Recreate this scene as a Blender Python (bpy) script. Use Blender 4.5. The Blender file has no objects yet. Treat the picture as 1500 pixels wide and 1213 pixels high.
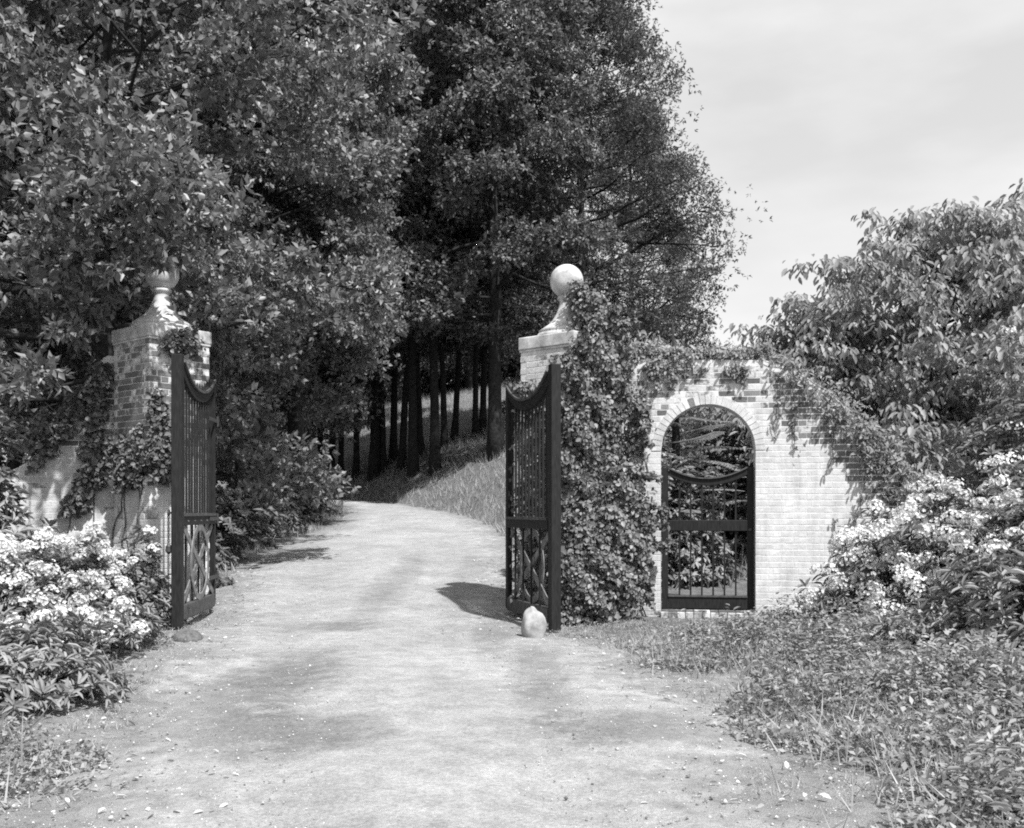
import bpy, math, random
import numpy as np
from mathutils import Vector, Matrix

sc = bpy.context.scene
COL = sc.collection
rad = math.radians

# ------------------------------------------------------------------ camera, sky, sun, exposure
EYE, F, HOR = 1.4, 1450.0, 750.0           # eye height (m), focal length and horizon row in photo pixels
cam_d = bpy.data.cameras.new('camera'); cam = bpy.data.objects.new('camera', cam_d); COL.objects.link(cam)
cam.location = (0, 0, EYE); cam.rotation_euler = (rad(90), 0, 0)
cam_d.sensor_width = 36; cam_d.lens = F / 1500 * 36
cam_d.shift_y = (HOR - 606.5) / 1500
cam_d.clip_start = 0.1; cam_d.clip_end = 5000
sc.camera = cam

SUN = Vector((0.30, -0.50, 0.81)).normalized()
world = bpy.data.worlds.new('World'); sc.world = world; world.use_nodes = True
nt = world.node_tree; nt.nodes.clear()
N = nt.nodes.new; LK = nt.links.new
out = N('ShaderNodeOutputWorld'); bg = N('ShaderNodeBackground')
sky = N('ShaderNodeTexSky'); sky.sky_type = 'NISHITA'; sky.sun_disc = False
sky.sun_elevation = math.asin(SUN.z); sky.sun_rotation = math.atan2(SUN.x, SUN.y)
sky.dust_density = 2.5; sky.air_density = 1.2
bw = N('ShaderNodeRGBToBW'); LK(sky.outputs[0], bw.inputs[0])
tc = N('ShaderNodeTexCoord'); mp = N('ShaderNodeMapping'); LK(tc.outputs['Generated'], mp.inputs[0])
mp.inputs['Scale'].default_value = (1.6, 1.6, 4.5); mp.inputs['Rotation'].default_value = (0.0, 0.25, 0.3)
cn = N('ShaderNodeTexNoise'); cn.inputs['Scale'].default_value = 2.2; cn.inputs['Detail'].default_value = 6; cn.inputs['Roughness'].default_value = .48
LK(mp.outputs[0], cn.inputs['Vector'])
cr = N('ShaderNodeMapRange'); cr.inputs[1].default_value = .35; cr.inputs[2].default_value = .68; cr.inputs[3].default_value = .55; cr.inputs[4].default_value = .98
LK(cn.outputs[0], cr.inputs[0])
mx = N('ShaderNodeMix'); mx.data_type = 'FLOAT'
LK(cr.outputs[0], mx.inputs[0]); LK(bw.outputs[0], mx.inputs[2]); mx.inputs[3].default_value = 5.4
LK(mx.outputs[0], bg.inputs[0]); bg.inputs[1].default_value = 0.125
LK(bg.outputs[0], out.inputs[0])

sun_d = bpy.data.lights.new('sun', 'SUN'); sun_d.energy = 5.0; sun_d.angle = rad(0.9); sun_d.color = (1, 1, 1)
sun = bpy.data.objects.new('sun', sun_d); COL.objects.link(sun); sun.location = (8, -12, 25)
sun.rotation_euler = SUN.to_track_quat('Z', 'Y').to_euler()

vs = sc.view_settings
vs.view_transform = 'Standard'; vs.look = 'None'; vs.gamma = 1; vs.use_curve_mapping = False; vs.exposure = 0.55
sc.render.engine = 'CYCLES'
sc.cycles.use_denoising = False
sc.cycles.max_bounces = 6; sc.cycles.diffuse_bounces = 3; sc.cycles.transmission_bounces = 4; sc.cycles.glossy_bounces = 2
sc.cycles.filter_width = 1.9

rng = np.random.default_rng(11)
random.seed(11)

def at(px, py, Y):
    return Vector(((px - 750) / F * Y, Y, EYE + (HOR - py) / F * Y))

# ------------------------------------------------------------------ materials
def mat_new(name):
    m = bpy.data.materials.new(name); m.use_nodes = True
    n = m.node_tree; n.nodes.clear()
    o = n.nodes.new('ShaderNodeOutputMaterial'); b = n.nodes.new('ShaderNodeBsdfPrincipled')
    n.links.new(b.outputs[0], o.inputs[0])
    return m, n, b, o

def g(v): return (v, v, v, 1)

def noise(n, scale, detail=4, rough=.55, vec=None):
    t = n.nodes.new('ShaderNodeTexNoise'); t.inputs['Scale'].default_value = scale
    t.inputs['Detail'].default_value = detail; t.inputs['Roughness'].default_value = rough
    if vec is not None: n.links.new(vec, t.inputs['Vector'])
    return t.outputs[0]

def rng_map(n, v, a, b, c, d):
    t = n.nodes.new('ShaderNodeMapRange'); n.links.new(v, t.inputs[0])
    for i, x in zip((1, 2, 3, 4), (a, b, c, d)): t.inputs[i].default_value = x
    return t.outputs[0]

def fmix(n, fac, a, b):
    t = n.nodes.new('ShaderNodeMix'); t.data_type = 'FLOAT'
    for i, x in zip((0, 2, 3), (fac, a, b)):
        if isinstance(x, (int, float)): t.inputs[i].default_value = x
        else: n.links.new(x, t.inputs[i])
    return t.outputs[0]

def fmath(n, op, a, b):
    t = n.nodes.new('ShaderNodeMath'); t.operation = op
    for i, x in enumerate((a, b)):
        if isinstance(x, (int, float)): t.inputs[i].default_value = x
        else: n.links.new(x, t.inputs[i])
    return t.outputs[0]

def bump(n, b, h, strength, dist):
    t = n.nodes.new('ShaderNodeBump'); t.inputs['Strength'].default_value = strength; t.inputs['Distance'].default_value = dist
    n.links.new(h, t.inputs['Height']); n.links.new(t.outputs[0], b.inputs['Normal'])

def pos(n):
    return n.nodes.new('ShaderNodeNewGeometry').outputs['Position']

def leaf_mat(name, base, var=.45, trans=.3, rough=.5, spec=.4):
    m, n, b, o = mat_new(name)
    ge = n.nodes.new('ShaderNodeNewGeometry')
    v = rng_map(n, ge.outputs['Random Per Island'], 0, 1, base * (1 - var), base * (1 + var))
    v = fmath(n, 'MULTIPLY', v, rng_map(n, noise(n, .9, 4, .6, ge.outputs['Position']), .32, .68, .78, 1.22))
    n.links.new(v, b.inputs['Base Color'])
    b.inputs['Roughness'].default_value = rough; b.inputs['Specular IOR Level'].default_value = spec
    t = n.nodes.new('ShaderNodeBsdfTranslucent'); n.links.new(v, t.inputs[0])
    ms = n.nodes.new('ShaderNodeMixShader'); ms.inputs[0].default_value = trans
    n.links.new(b.outputs[0], ms.inputs[1]); n.links.new(t.outputs[0], ms.inputs[2]); n.links.new(ms.outputs[0], o.inputs[0])
    return m

def plain(name, lo, hi, scale, rough=.8, bstr=.4, bdist=.01, spec=.3, detail=5):
    m, n, b, o = mat_new(name)
    h = noise(n, scale, detail, .6, pos(n))
    n.links.new(rng_map(n, h, .3, .7, lo, hi), b.inputs['Base Color'])
    b.inputs['Roughness'].default_value = rough; b.inputs['Specular IOR Level'].default_value = spec
    bump(n, b, h, bstr, bdist)
    return m

M = {}
M['oak'] = leaf_mat('oak_leaf', .19, .55, .28, .42, .45)
M['wood_leaf'] = leaf_mat('woodland_leaf', .145, .55, .28, .5, .35)
M['conifer'] = leaf_mat('feathery_needle', .115, .4, .3, .6, .25)
M['laurel'] = leaf_mat('laurel_leaf', .25, .45, .3, .5, .3)
M['dogwood'] = leaf_mat('dogwood_leaf', .33, .35, .45, .6, .25)
M['ivy'] = leaf_mat('ivy_leaf', .18, .55, .25, .5, .35)
M['cover'] = leaf_mat('ground_cover_leaf', .29, .5, .35, .65, .2)
M['grass'] = leaf_mat('grass_blade', .36, .4, .35, .6, .3)
M['petal'] = leaf_mat('white_petal', .76, .12, .35, .6, .2)
M['litter'] = leaf_mat('dry_leaf', .38, .5, .1, .8, .2)
M['bark'] = plain('bark', .012, .04, 9, .9, .9, .03, .2)
M['twig'] = plain('vine_stem', .06, .16, 30, .9, .5, .006, .2)
M['stone'] = plain('weathered_stone', .24, .66, 6, .88, .5, .02, .2, 9)
M['boulder'] = plain('boulder_stone', .17, .42, 9, .85, .6, .02, .25)
M['pebble'] = leaf_mat('pebble', .36, .7, 0.0, .9, .2)

m, n, b, o = mat_new('dark_painted_timber')
p = pos(n); mpn = n.nodes.new('ShaderNodeMapping'); mpn.inputs['Scale'].default_value = (18, 18, 3); n.links.new(p, mpn.inputs[0])
h = noise(n, 3, 6, .6, mpn.outputs[0])
n.links.new(rng_map(n, h, .3, .72, .008, .025), b.inputs['Base Color']); b.inputs['Roughness'].default_value = .6; b.inputs['Specular IOR Level'].default_value = .2
bump(n, b, h, .35, .006); M['timber'] = m
M['worn_timber'] = plain('worn_timber', .035, .10, 14, .65, .4, .006, .3)
M['brace'] = plain('faded_timber', .09, .24, 14, .7, .4, .006, .25)
M['iron'] = plain('iron', .02, .05, 25, .55, .3, .003, .5)

def brick_mat(name, kind):
    m, n, b, o = mat_new(name)
    p = pos(n); oi = n.nodes.new('ShaderNodeObjectInfo')
    fine = noise(n, 60, 4, .6, p); mid = noise(n, 9, 5, .65, p); big = noise(n, 2.2, 4, .6, p)
    r = oi.outputs['Random']
    brick = fmath(n, 'MULTIPLY', rng_map(n, r, 0, 1, .115, .23), rng_map(n, fine, .3, .7, .72, 1.22))
    white = fmath(n, 'MULTIPLY', rng_map(n, r, 0, 1, .61, .70), rng_map(n, mid, .3, .72, .84, 1.06))
    ms = n.nodes.new('ShaderNodeMapping'); ms.inputs['Scale'].default_value = (5, 5, .7); n.links.new(p, ms.inputs[0])
    white = fmath(n, 'MULTIPLY', white, rng_map(n, noise(n, 1.3, 6, .7, ms.outputs[0]), .34, .62, .74, 1.03))
    if kind == 'bare': fac = rng_map(n, mid, .60, .70, 0, .75)
    elif kind == 'worn': fac = rng_map(n, mid, .44, .56, .05, .95)
    else: fac = rng_map(n, mid, .24, .36, .75, 1)
    v = fmix(n, fac, brick, white)
    v = fmath(n, 'MULTIPLY', v, rng_map(n, big, .3, .7, .80, 1.06))
    n.links.new(v, b.inputs['Base Color']); b.inputs['Roughness'].default_value = .9; b.inputs['Specular IOR Level'].default_value = .2
    bump(n, b, fmath(n, 'ADD', fine, mid), .5, .008)
    return m
M['brick_bare'] = brick_mat('bare_brick', 'bare')
M['brick_worn'] = brick_mat('worn_whitewashed_brick', 'worn')
M['brick_white'] = brick_mat('whitewashed_brick', 'white')
m, n, b, o = mat_new('mortar')
p = pos(n); mid = noise(n, 7, 5, .6, p)
n.links.new(rng_map(n, mid, .3, .7, .50, .66), b.inputs['Base Color']); b.inputs['Roughness'].default_value = .95
bump(n, b, noise(n, 80, 3, .6, p), .5, .005); M['mortar'] = m

m, n, b, o = mat_new('gravel_drive')
p = pos(n)
fine = noise(n, 130, 3, .7, p); mid = noise(n, 5.5, 6, .65, p); big = noise(n, .75, 5, .6, p); peb = noise(n, 38, 4, .7, p)
sep = n.nodes.new('ShaderNodeSeparateXYZ'); n.links.new(p, sep.inputs[0])
v = rng_map(n, big, .35, .65, .30, .40)
v = fmath(n, 'MULTIPLY', v, rng_map(n, mid, .3, .7, .78, 1.16))
v = fmath(n, 'MULTIPLY', v, rng_map(n, peb, .34, .66, .76, 1.2))
v = fmath(n, 'MULTIPLY', v, rng_map(n, fine, .32, .68, .8, 1.2))
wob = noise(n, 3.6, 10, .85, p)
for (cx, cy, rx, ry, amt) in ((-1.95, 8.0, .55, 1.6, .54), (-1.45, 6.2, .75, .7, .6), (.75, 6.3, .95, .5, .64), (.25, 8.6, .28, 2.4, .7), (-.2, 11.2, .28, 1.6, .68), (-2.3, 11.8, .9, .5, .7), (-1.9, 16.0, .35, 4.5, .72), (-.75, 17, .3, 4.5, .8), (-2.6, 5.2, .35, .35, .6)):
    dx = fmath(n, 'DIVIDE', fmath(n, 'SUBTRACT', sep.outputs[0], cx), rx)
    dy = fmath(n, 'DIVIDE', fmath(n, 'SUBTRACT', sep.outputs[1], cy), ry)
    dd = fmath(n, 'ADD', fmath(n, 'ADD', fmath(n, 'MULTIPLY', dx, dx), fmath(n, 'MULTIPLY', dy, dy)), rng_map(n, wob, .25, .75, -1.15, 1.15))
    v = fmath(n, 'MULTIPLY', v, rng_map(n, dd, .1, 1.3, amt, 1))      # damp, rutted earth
a = n.nodes.new('ShaderNodeAttribute'); a.attribute_name = 'edge'
dirt = fmath(n, 'MULTIPLY', rng_map(n, mid, .3, .7, .19, .33), rng_map(n, fine, .3, .7, .72, 1.28))
fe = fmath(n, 'ADD', a.outputs['Fac'], rng_map(n, fmath(n, 'ADD', wob, mid), .6, 1.4, -.55, .55))
v = fmix(n, rng_map(n, fe, .15, .7, 0, 1), dirt, v)
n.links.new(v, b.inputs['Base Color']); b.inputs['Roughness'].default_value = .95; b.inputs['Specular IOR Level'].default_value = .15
bump(n, b, fmath(n, 'ADD', fmath(n, 'MULTIPLY', peb, .6), fmath(n, 'ADD', fine, mid)), .7, .02); M['gravel'] = m

m, n, b, o = mat_new('earth_and_turf')
p = pos(n)
a = n.nodes.new('ShaderNodeAttribute'); a.attribute_name = 'dirt'
fine = noise(n, 90, 4, .7, p); mid = noise(n, 6, 6, .65, p); big = noise(n, 1.1, 5, .6, p)
turf = fmath(n, 'MULTIPLY', rng_map(n, mid, .3, .7, .10, .21), rng_map(n, fine, .3, .7, .7, 1.3))
dirt = fmath(n, 'MULTIPLY', rng_map(n, mid, .3, .7, .19, .33), rng_map(n, fine, .3, .7, .72, 1.28))
f = fmath(n, 'ADD', a.outputs['Fac'], rng_map(n, fmath(n, 'ADD', big, mid), .6, 1.4, -.6, .6))
n.links.new(fmix(n, rng_map(n, f, .25, .75, 0, 1), turf, dirt), b.inputs['Base Color'])
b.inputs['Roughness'].default_value = .95; b.inputs['Specular IOR Level'].default_value = .15
bump(n, b, fmath(n, 'ADD', fine, mid), .8, .03); M['ground'] = m

# ------------------------------------------------------------------ helpers
def tag(o, label=None, cat=None, group=None, kind=None):
    if label: o['label'] = label
    if cat: o['category'] = cat
    if group: o['group'] = group
    if kind: o['kind'] = kind
    return o

def link(name, mesh, parent=None, loc=None, mat=None):
    o = bpy.data.objects.new(name, mesh); COL.objects.link(o)
    if mat is not None and mesh is not None and not mesh.materials: mesh.materials.append(mat)
    if parent is not None: o.parent = parent
    if loc is not None: o.location = loc
    return o

def thing(name, loc=(0, 0, 0), rz=0.0, **k):
    o = bpy.data.objects.new(name, None); COL.objects.link(o)
    o.location = loc; o.rotation_euler = (0, 0, rz); o.empty_display_size = .2
    return tag(o, **k)

def fast_mesh(name, V, Fc, smooth=False):
    """V (n,3); Fc (m,k) faces that all have k corners"""
    me = bpy.data.meshes.new(name); V = np.ascontiguousarray(V, dtype=np.float32); Fc = np.ascontiguousarray(Fc, dtype=np.int32)
    m_, k_ = Fc.shape
    me.vertices.add(len(V)); me.vertices.foreach_set('co', V.ravel())
    me.loops.add(m_ * k_); me.loops.foreach_set('vertex_index', Fc.ravel())
    me.polygons.add(m_); me.polygons.foreach_set('loop_start', np.arange(0, m_ * k_, k_, dtype=np.int32))
    try: me.polygons.foreach_set('loop_total', np.full(m_, k_, dtype=np.int32))
    except Exception: pass
    me.update(calc_edges=True)
    if smooth: me.polygons.foreach_set('use_smooth', np.ones(m_, dtype=bool))
    return me

class MB:
    def __init__(s): s.v, s.f = [], []
    def add(s, v, f):
        k = len(s.v); s.v += [tuple(x) for x in v]; s.f += [tuple(i + k for i in q) for q in f]
    def box(s, a, b_):
        x0, y0, z0 = a; x1, y1, z1 = b_
        s.add([(x0, y0, z0), (x1, y0, z0), (x1, y1, z0), (x0, y1, z0), (x0, y0, z1), (x1, y0, z1), (x1, y1, z1), (x0, y1, z1)],
              [(0, 3, 2, 1), (4, 5, 6, 7), (0, 1, 5, 4), (1, 2, 6, 5), (2, 3, 7, 6), (3, 0, 4, 7)])
    def tube(s, pts, radii, sides=6, cap=True):
        pts = [Vector(q) for q in pts]; nP = len(pts); V = []; Fc = []
        up = Vector((0, 0, 1)); ref = None
        for i, q in enumerate(pts):
            d = (pts[min(i + 1, nP - 1)] - pts[max(i - 1, 0)]).normalized()
            if ref is None:
                ref = d.orthogonal().normalized()
            ref = (ref - d * ref.dot(d)).normalized(); e2 = d.cross(ref)
            for j in range(sides):
                a_ = 2 * math.pi * j / sides
                V.append(q + (ref * math.cos(a_) + e2 * math.sin(a_)) * radii[i])
        for i in range(nP - 1):
            for j in range(sides):
                j2 = (j + 1) % sides
                Fc.append((i * sides + j, i * sides + j2, (i + 1) * sides + j2, (i + 1) * sides + j))
        if cap:
            Fc.append(tuple(range(sides))[::-1]); Fc.append(tuple((nP - 1) * sides + j for j in range(sides)))
        s.add(V, Fc)
    def sweep(s, pts, w, h, side=Vector((0, 1, 0))):
        """rectangular bar along pts; w across `side`, h across the other normal"""
        pts = [Vector(q) for q in pts]; nP = len(pts); V = []; Fc = []
        for i, q in enumerate(pts):
            d = (pts[min(i + 1, nP - 1)] - pts[max(i - 1, 0)]).normalized(); nn = d.cross(side).normalized()
            for (a_, c_) in ((-1, -1), (1, -1), (1, 1), (-1, 1)): V.append(q + side * (a_ * w / 2) + nn * (c_ * h / 2))
        for i in range(nP - 1):
            for j in range(4):
                j2 = (j + 1) % 4; Fc.append((i * 4 + j, i * 4 + j2, (i + 1) * 4 + j2, (i + 1) * 4 + j))
        Fc.append((3, 2, 1, 0)); k = (nP - 1) * 4; Fc.append((k, k + 1, k + 2, k + 3)); s.add(V, Fc)
    def mesh(s, name, smooth=False):
        me = bpy.data.meshes.new(name); me.from_pydata(s.v, [], s.f); me.update()
        if smooth: me.polygons.foreach_set('use_smooth', [True] * len(me.polygons))
        return me
    def build(s, name, mat, parent=None, loc=None, smooth=False, bevel=0):
        o = link(name, s.mesh(name, smooth), parent, loc, mat)
        if bevel:
            bv = o.modifiers.new('bevel', 'BEVEL'); bv.width = bevel; bv.segments = 2; bv.limit_method = 'ANGLE'
        return o

def unit(a): return a / np.maximum(np.linalg.norm(a, axis=1, keepdims=True), 1e-9)

class Leaves:
    """collects leaves (base point, axis, normal, length, width) and builds them as one mesh"""
    def __init__(s): s.P, s.A, s.N, s.L, s.W = [], [], [], [], []
    def add(s, P, A, Nn, L, W):
        s.P.append(P); s.A.append(A); s.N.append(Nn); s.L.append(L); s.W.append(W)
    def mesh(s, name, shape='rhomb'):
        P = np.concatenate(s.P); A = unit(np.concatenate(s.A)); Nn = np.concatenate(s.N); L = np.concatenate(s.L)[:, None]; W = np.concatenate(s.W)[:, None]
        Nn = unit(Nn - A * np.sum(Nn * A, 1, keepdims=True)); S = np.cross(A, Nn)
        if shape == 'rhomb':
            T = [(0, 0, 0), (.45, -.5, .10), (1, 0, -.04), (.45, .5, .10)]; Q = [(0, 1, 2), (0, 2, 3)]
        elif shape == 'blade':
            T = [(0, -.5, 0), (0, .5, 0), (1, 0, -.0)]; Q = [(0, 1, 2)]
        else:
            T = [(0, 0, 0), (.28, -.42, .10), (.68, -.40, .07), (1, 0, -.12), (.68, .40, .07), (.28, .42, .10)]; Q = [(0, 1, 2, 3), (0, 3, 4, 5)]
        n_ = len(P); k = len(T); V = np.empty((n_, k, 3), np.float32)
        for i, (t, w, h_) in enumerate(T): V[:, i] = P + A * L * t + S * W * w + Nn * L * h_
        base = (np.arange(n_) * k)[:, None]
        Fc = np.concatenate([base + np.array(q)[None, :] for q in Q])
        return fast_mesh(name, V.reshape(-1, 3), Fc)

def rdir(n_): return unit(rng.normal(size=(n_, 3)))

def clumps(lv, C, R, per, L, W, up=.6, outw=.7, jit=.6, flat=.6, droop=.2, shell=.45):
    """leafy clumps: C (k,3) centres, R (k,) radii, per leaves each"""
    C = np.asarray(C, float); R = np.asarray(R, float); k = len(C)
    if k == 0: return
    tips = max(1, per // 5); D = np.repeat(rdir(k * tips), 5, 0); rr = np.repeat(rng.random(k * tips) ** shell, 5); per = tips * 5
    rep = np.repeat(np.arange(k), per); tone = np.repeat(rng.normal(size=(k * tips, 3)) * jit, 5, 0)
    off = D * (rr * R[rep])[:, None]; off[:, 2] *= flat
    P = C[rep] + off
    nrm = D * outw + tone + rng.normal(size=D.shape) * .3; nrm[:, 2] += up
    ax = D * .8 + tone * .5 + rng.normal(size=D.shape) * .75; ax[:, 2] -= droop
    P = P + unit(ax) * (L * .15) + rng.normal(size=D.shape) * L * .12
    s_ = np.repeat(rng.uniform(.75, 1.25, k * tips), 5) * rng.uniform(.65, 1.3, k * per)
    lv.add(P, ax, nrm, L * s_, W * s_)

def walk(p, d, length, n_, wander, lift):
    pts = [Vector(p)]; d = Vector(d).normalized()
    for i in range(n_):
        d = (d + Vector(rng.normal(size=3) * wander) + Vector((0, 0, lift))).normalized()
        pts.append(pts[-1] + d * (length / n_))
    return pts

# ------------------------------------------------------------------ terrain and drive
TAB = np.array([(-30, -3.2, 2.4), (0, -2.2, 1.5), (4.7, -2.05, 1.40), (6, -2.45, 1.52), (8.1, -3.0, 1.42), (9.9, -3.4, 1.0), (11.6, -3.68, .34), (13.5, -4.0, -.03), (16, -4.6, .0),
                (20, -5.1, -.05), (23, -5.15, -.13), (28, -5.05, -.68), (32, -5.25, -1.43), (36, -5.8, -2.7), (40, -6.9, -4.4), (44, -8.8, -6.6), (50, -13.5, -11), (60, -24, -21), (90, -60, -56)])
def XL(Y): return np.interp(Y, TAB[:, 0], TAB[:, 1])
def XR(Y): return np.interp(Y, TAB[:, 0], TAB[:, 2])
def sstep(x, a, b_):
    t = np.clip((x - a) / (b_ - a), 0, 1); return t * t * (3 - 2 * t)
def zroad(Y):
    return 0.06 * (np.clip(Y, 12, 44) - 12) * sstep(Y, 10.5, 17)
def terrain(X, Y):
    X = np.asarray(X, float); Y = np.asarray(Y, float)
    z = zroad(Y); d = X - XR(Y)
    rise = .58 * np.clip(d - .25, 0, 4) + .30 * np.clip(d - 4.25, 0, 8) + .17 * np.clip(d - 12.25, 0, 40)
    z = z + rise * sstep(Y, 15, 24) * (1 - sstep(Y, 150, 400))
    dl = XL(Y) - X
    z = z + .05 * np.clip(dl - .3, 0, 12) * sstep(Y, 14, 22) * (1 - sstep(Y, 150, 400))
    near = 1 - sstep(Y, 10, 12)
    z = z + near * (.10 * np.clip(X - 1.7, 0, 3) + .07 * np.clip(-2.6 - X, 0, 3)) * sstep(Y, -12, 0)
    z = z + .018 * np.sin(X * 2.3 + np.sin(Y * 1.7)) * np.cos(Y * 1.9) + .03 * np.sin(X * .7 + 1.1) * np.sin(Y * .53) * sstep(Y, 14, 25)
    return z
def tz(x, y): return float(terrain(x, y))

def spaced(lo, hi, fine_lo, fine_hi, step, growth):
    a = list(np.arange(fine_lo, fine_hi + 1e-6, step)); s_ = step
    while a[-1] < hi: s_ *= growth; a.append(a[-1] + s_)
    s_ = step
    while a[0] > lo: s_ *= growth; a.insert(0, a[0] - s_)
    return np.array(a)
gx = spaced(-2500, 2500, -9, 9, .2, 1.18); gy = spaced(-2500, 2500, 2, 46, .3, 1.18)
GX, GY = np.meshgrid(gx, gy); GZ = terrain(GX, GY)
nx, ny = len(gx), len(gy)
ii = np.arange(nx * ny).reshape(ny, nx)
FQ = np.stack([ii[:-1, :-1], ii[:-1, 1:], ii[1:, 1:], ii[1:, :-1]], -1).reshape(-1, 4)
gm = fast_mesh('ground', np.stack([GX, GY, GZ], -1).reshape(-1, 3), FQ, True)
dd = np.maximum(XL(GY) - GX, GX - XR(GY))
dirt = np.where(GY < 15, 1 - sstep(dd, -.2, 1.5), 1 - sstep(dd, -.1, .5))
at_ = gm.attributes.new('dirt', 'FLOAT', 'POINT'); at_.data.foreach_set('value', dirt.ravel().astype(np.float32))
ground = tag(link('ground', gm, mat=M['ground']), kind='structure', label='earth and rough turf rising to the wooded bank')

ty = np.concatenate([np.arange(-6, 46, .2), np.arange(46, 70, .8)])
K = 30; rows = []; edges = []
for y in ty:
    xl, xr = XL(y), XR(y)
    xl += .16 * math.sin(y * 2.1) + .10 * math.sin(y * 5.3 + 1) + .08 * math.sin(y * 11.7); xr += .16 * math.sin(y * 1.8 + 2) + .10 * math.sin(y * 4.7) + .08 * math.sin(y * 10.3)
    u = np.linspace(0, 1, K); xs = xl + (xr - xl) * u
    z = terrain(xs, np.full(K, y)); e = np.minimum(u, 1 - u) * 2
    rut = -.025 * (np.exp(-((u - .28) / .07) ** 2) + np.exp(-((u - .72) / .07) ** 2))
    z = z + .012 + .03 * sstep(e, 0, .5) - .03 * (e < .001) + rut
    rows.append(np.stack([xs, np.full(K, y), z], -1)); edges.append(np.minimum(xs - xl, xr - xs))
R_ = np.array(rows); ii = np.arange(len(ty) * K).reshape(len(ty), K)
FQ = np.stack([ii[:-1, :-1], ii[:-1, 1:], ii[1:, 1:], ii[1:, :-1]], -1).reshape(-1, 4)
dm = fast_mesh('drive', R_.reshape(-1, 3), FQ, True); dm.attributes.new('edge', 'FLOAT', 'POINT').data.foreach_set('value', np.array(edges).ravel().astype(np.float32))
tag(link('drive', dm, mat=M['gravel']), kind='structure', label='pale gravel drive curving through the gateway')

def hit(px, py, y0=14, y1=95):
    for Y in np.arange(y0, y1, .25):
        q = at(px, py, Y)
        if q.z <= tz(q.x, Y): return q.x, float(Y), tz(q.x, Y)
    q = at(px, py, y1); return q.x, y1, tz(q.x, y1)

# ------------------------------------------------------------------ bricks
def brick_mesh(name, l, d, h_, seed):
    r = random.Random(seed); mb = MB(); c = .004
    V = []
    for z, ins in ((-h_ / 2, c), (-h_ / 2 + c, 0), (h_ / 2 - c, 0), (h_ / 2, c)):
        for (x, y) in ((-1, -1), (1, -1), (1, 1), (-1, 1)):
            V.append((x * (l / 2 - ins) + r.uniform(-.002, .002), y * (d / 2 - ins) + r.uniform(-.0015, .0015), z + r.uniform(-.0015, .0015)))
    Fc = [(3, 2, 1, 0), (12, 13, 14, 15)]
    for i in range(3):
        for j in range(4): j2 = (j + 1) % 4; Fc.append((i * 4 + j, i * 4 + j2, i * 4 + 4 + j2, i * 4 + 4 + j))
    mb.add(V, Fc); return mb
BR = {}
COURSE, JOINT = .080, .0085
for kind in ('bare', 'worn', 'white'):
    for nm, l in (('stretcher', .205), ('header', .098)):
        BR[kind, nm] = []
        for q in range(3):
            me = brick_mesh('brick', l, .1, COURSE - JOINT, q + 7 * len(BR)).mesh('brick'); me.materials.append(M['brick_' + kind]); BR[kind, nm].append(me)

def course_fill(u0, u1, k):
    """Flemish bond: (u centre, length, mesh kind) along one course"""
    res = []; s_, h_ = .205, .098; per = s_ + h_ + 2 * JOINT
    u = -2 * per + (per / 2 if k % 2 else 0) ; seq = []
    while u < u1:
        seq.append((u, u + s_, 'stretcher')); seq.append((u + s_ + JOINT, u + s_ + JOINT + h_, 'header')); u += per
    for a_, b_, nm in seq:
        a2, b2 = max(a_, u0), min(b_, u1)
        if b2 - a2 > .035: res.append(((a2 + b2) / 2, b2 - a2, nm))
    return res

class Face:
    """lays bricks on a vertical face; individual objects up to a limit, the rest merged"""
    def __init__(s, parent, limit=300): s.parent, s.limit, s.list = parent, limit, []
    def put(s, p_, rz, length, nm, kind, score, rx=0.0, scale_z=1.0): s.list.append((score, p_, rz, length, nm, kind, rx))
    def done(s):
        s.list.sort(key=lambda q: -q[0])
        for q in s.list[:s.limit]:
            _, p_, rz, l, nm, kind, ry = q
            me = random.choice(BR[kind, nm]); o = link('brick', me, s.parent)
            o.location = p_; o.rotation_euler = (random.uniform(-.006, .006), ry, rz + random.uniform(-.008, .008))
            o.scale = (l / (.205 if nm == 'stretcher' else .098), 1, 1)
        rest = s.list[s.limit:]
        for kind in ('bare', 'worn', 'white'):
            mb = MB()
            for q in rest:
                _, p_, rz, l, nm, kd, ry = q
                if kd != kind: continue
                me = random.choice(BR[kd, nm]); mt = Matrix.Translation(p_) @ Matrix.Rotation(rz, 4, 'Z') @ Matrix.Rotation(ry, 4, 'Y') @ Matrix.Diagonal((l / (.205 if nm == 'stretcher' else .098), 1, 1, 1))
                mb.add([mt @ v.co for v in me.vertices], [tuple(f_.vertices) for f_ in me.polygons])
            if mb.v: tag(mb.build('brickwork', M['brick_' + kind], s.parent), kind='stuff')

# ------------------------------------------------------------------ gate piers
AV = Vector((-.772, .636, 0)).normalized(); BV = Vector((AV.y, -AV.x, 0))     # pier faces: A back-left, B back-right
def lathe(mb, prof, sides=40):
    V = []; Fc = []; nP = len(prof)
    for (r, z) in prof:
        for j in range(sides): a_ = 2 * math.pi * j / sides; V.append((r * math.cos(a_), r * math.sin(a_), z))
    for i in range(nP - 1):
        for j in range(sides): j2 = (j + 1) % sides; Fc.append((i * sides + j, i * sides + j2, (i + 1) * sides + j2, (i + 1) * sides + j))
    Fc.append(tuple(range(sides))[::-1]); Fc.append(tuple((nP - 1) * sides + j for j in range(sides))); mb.add(V, Fc)

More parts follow.
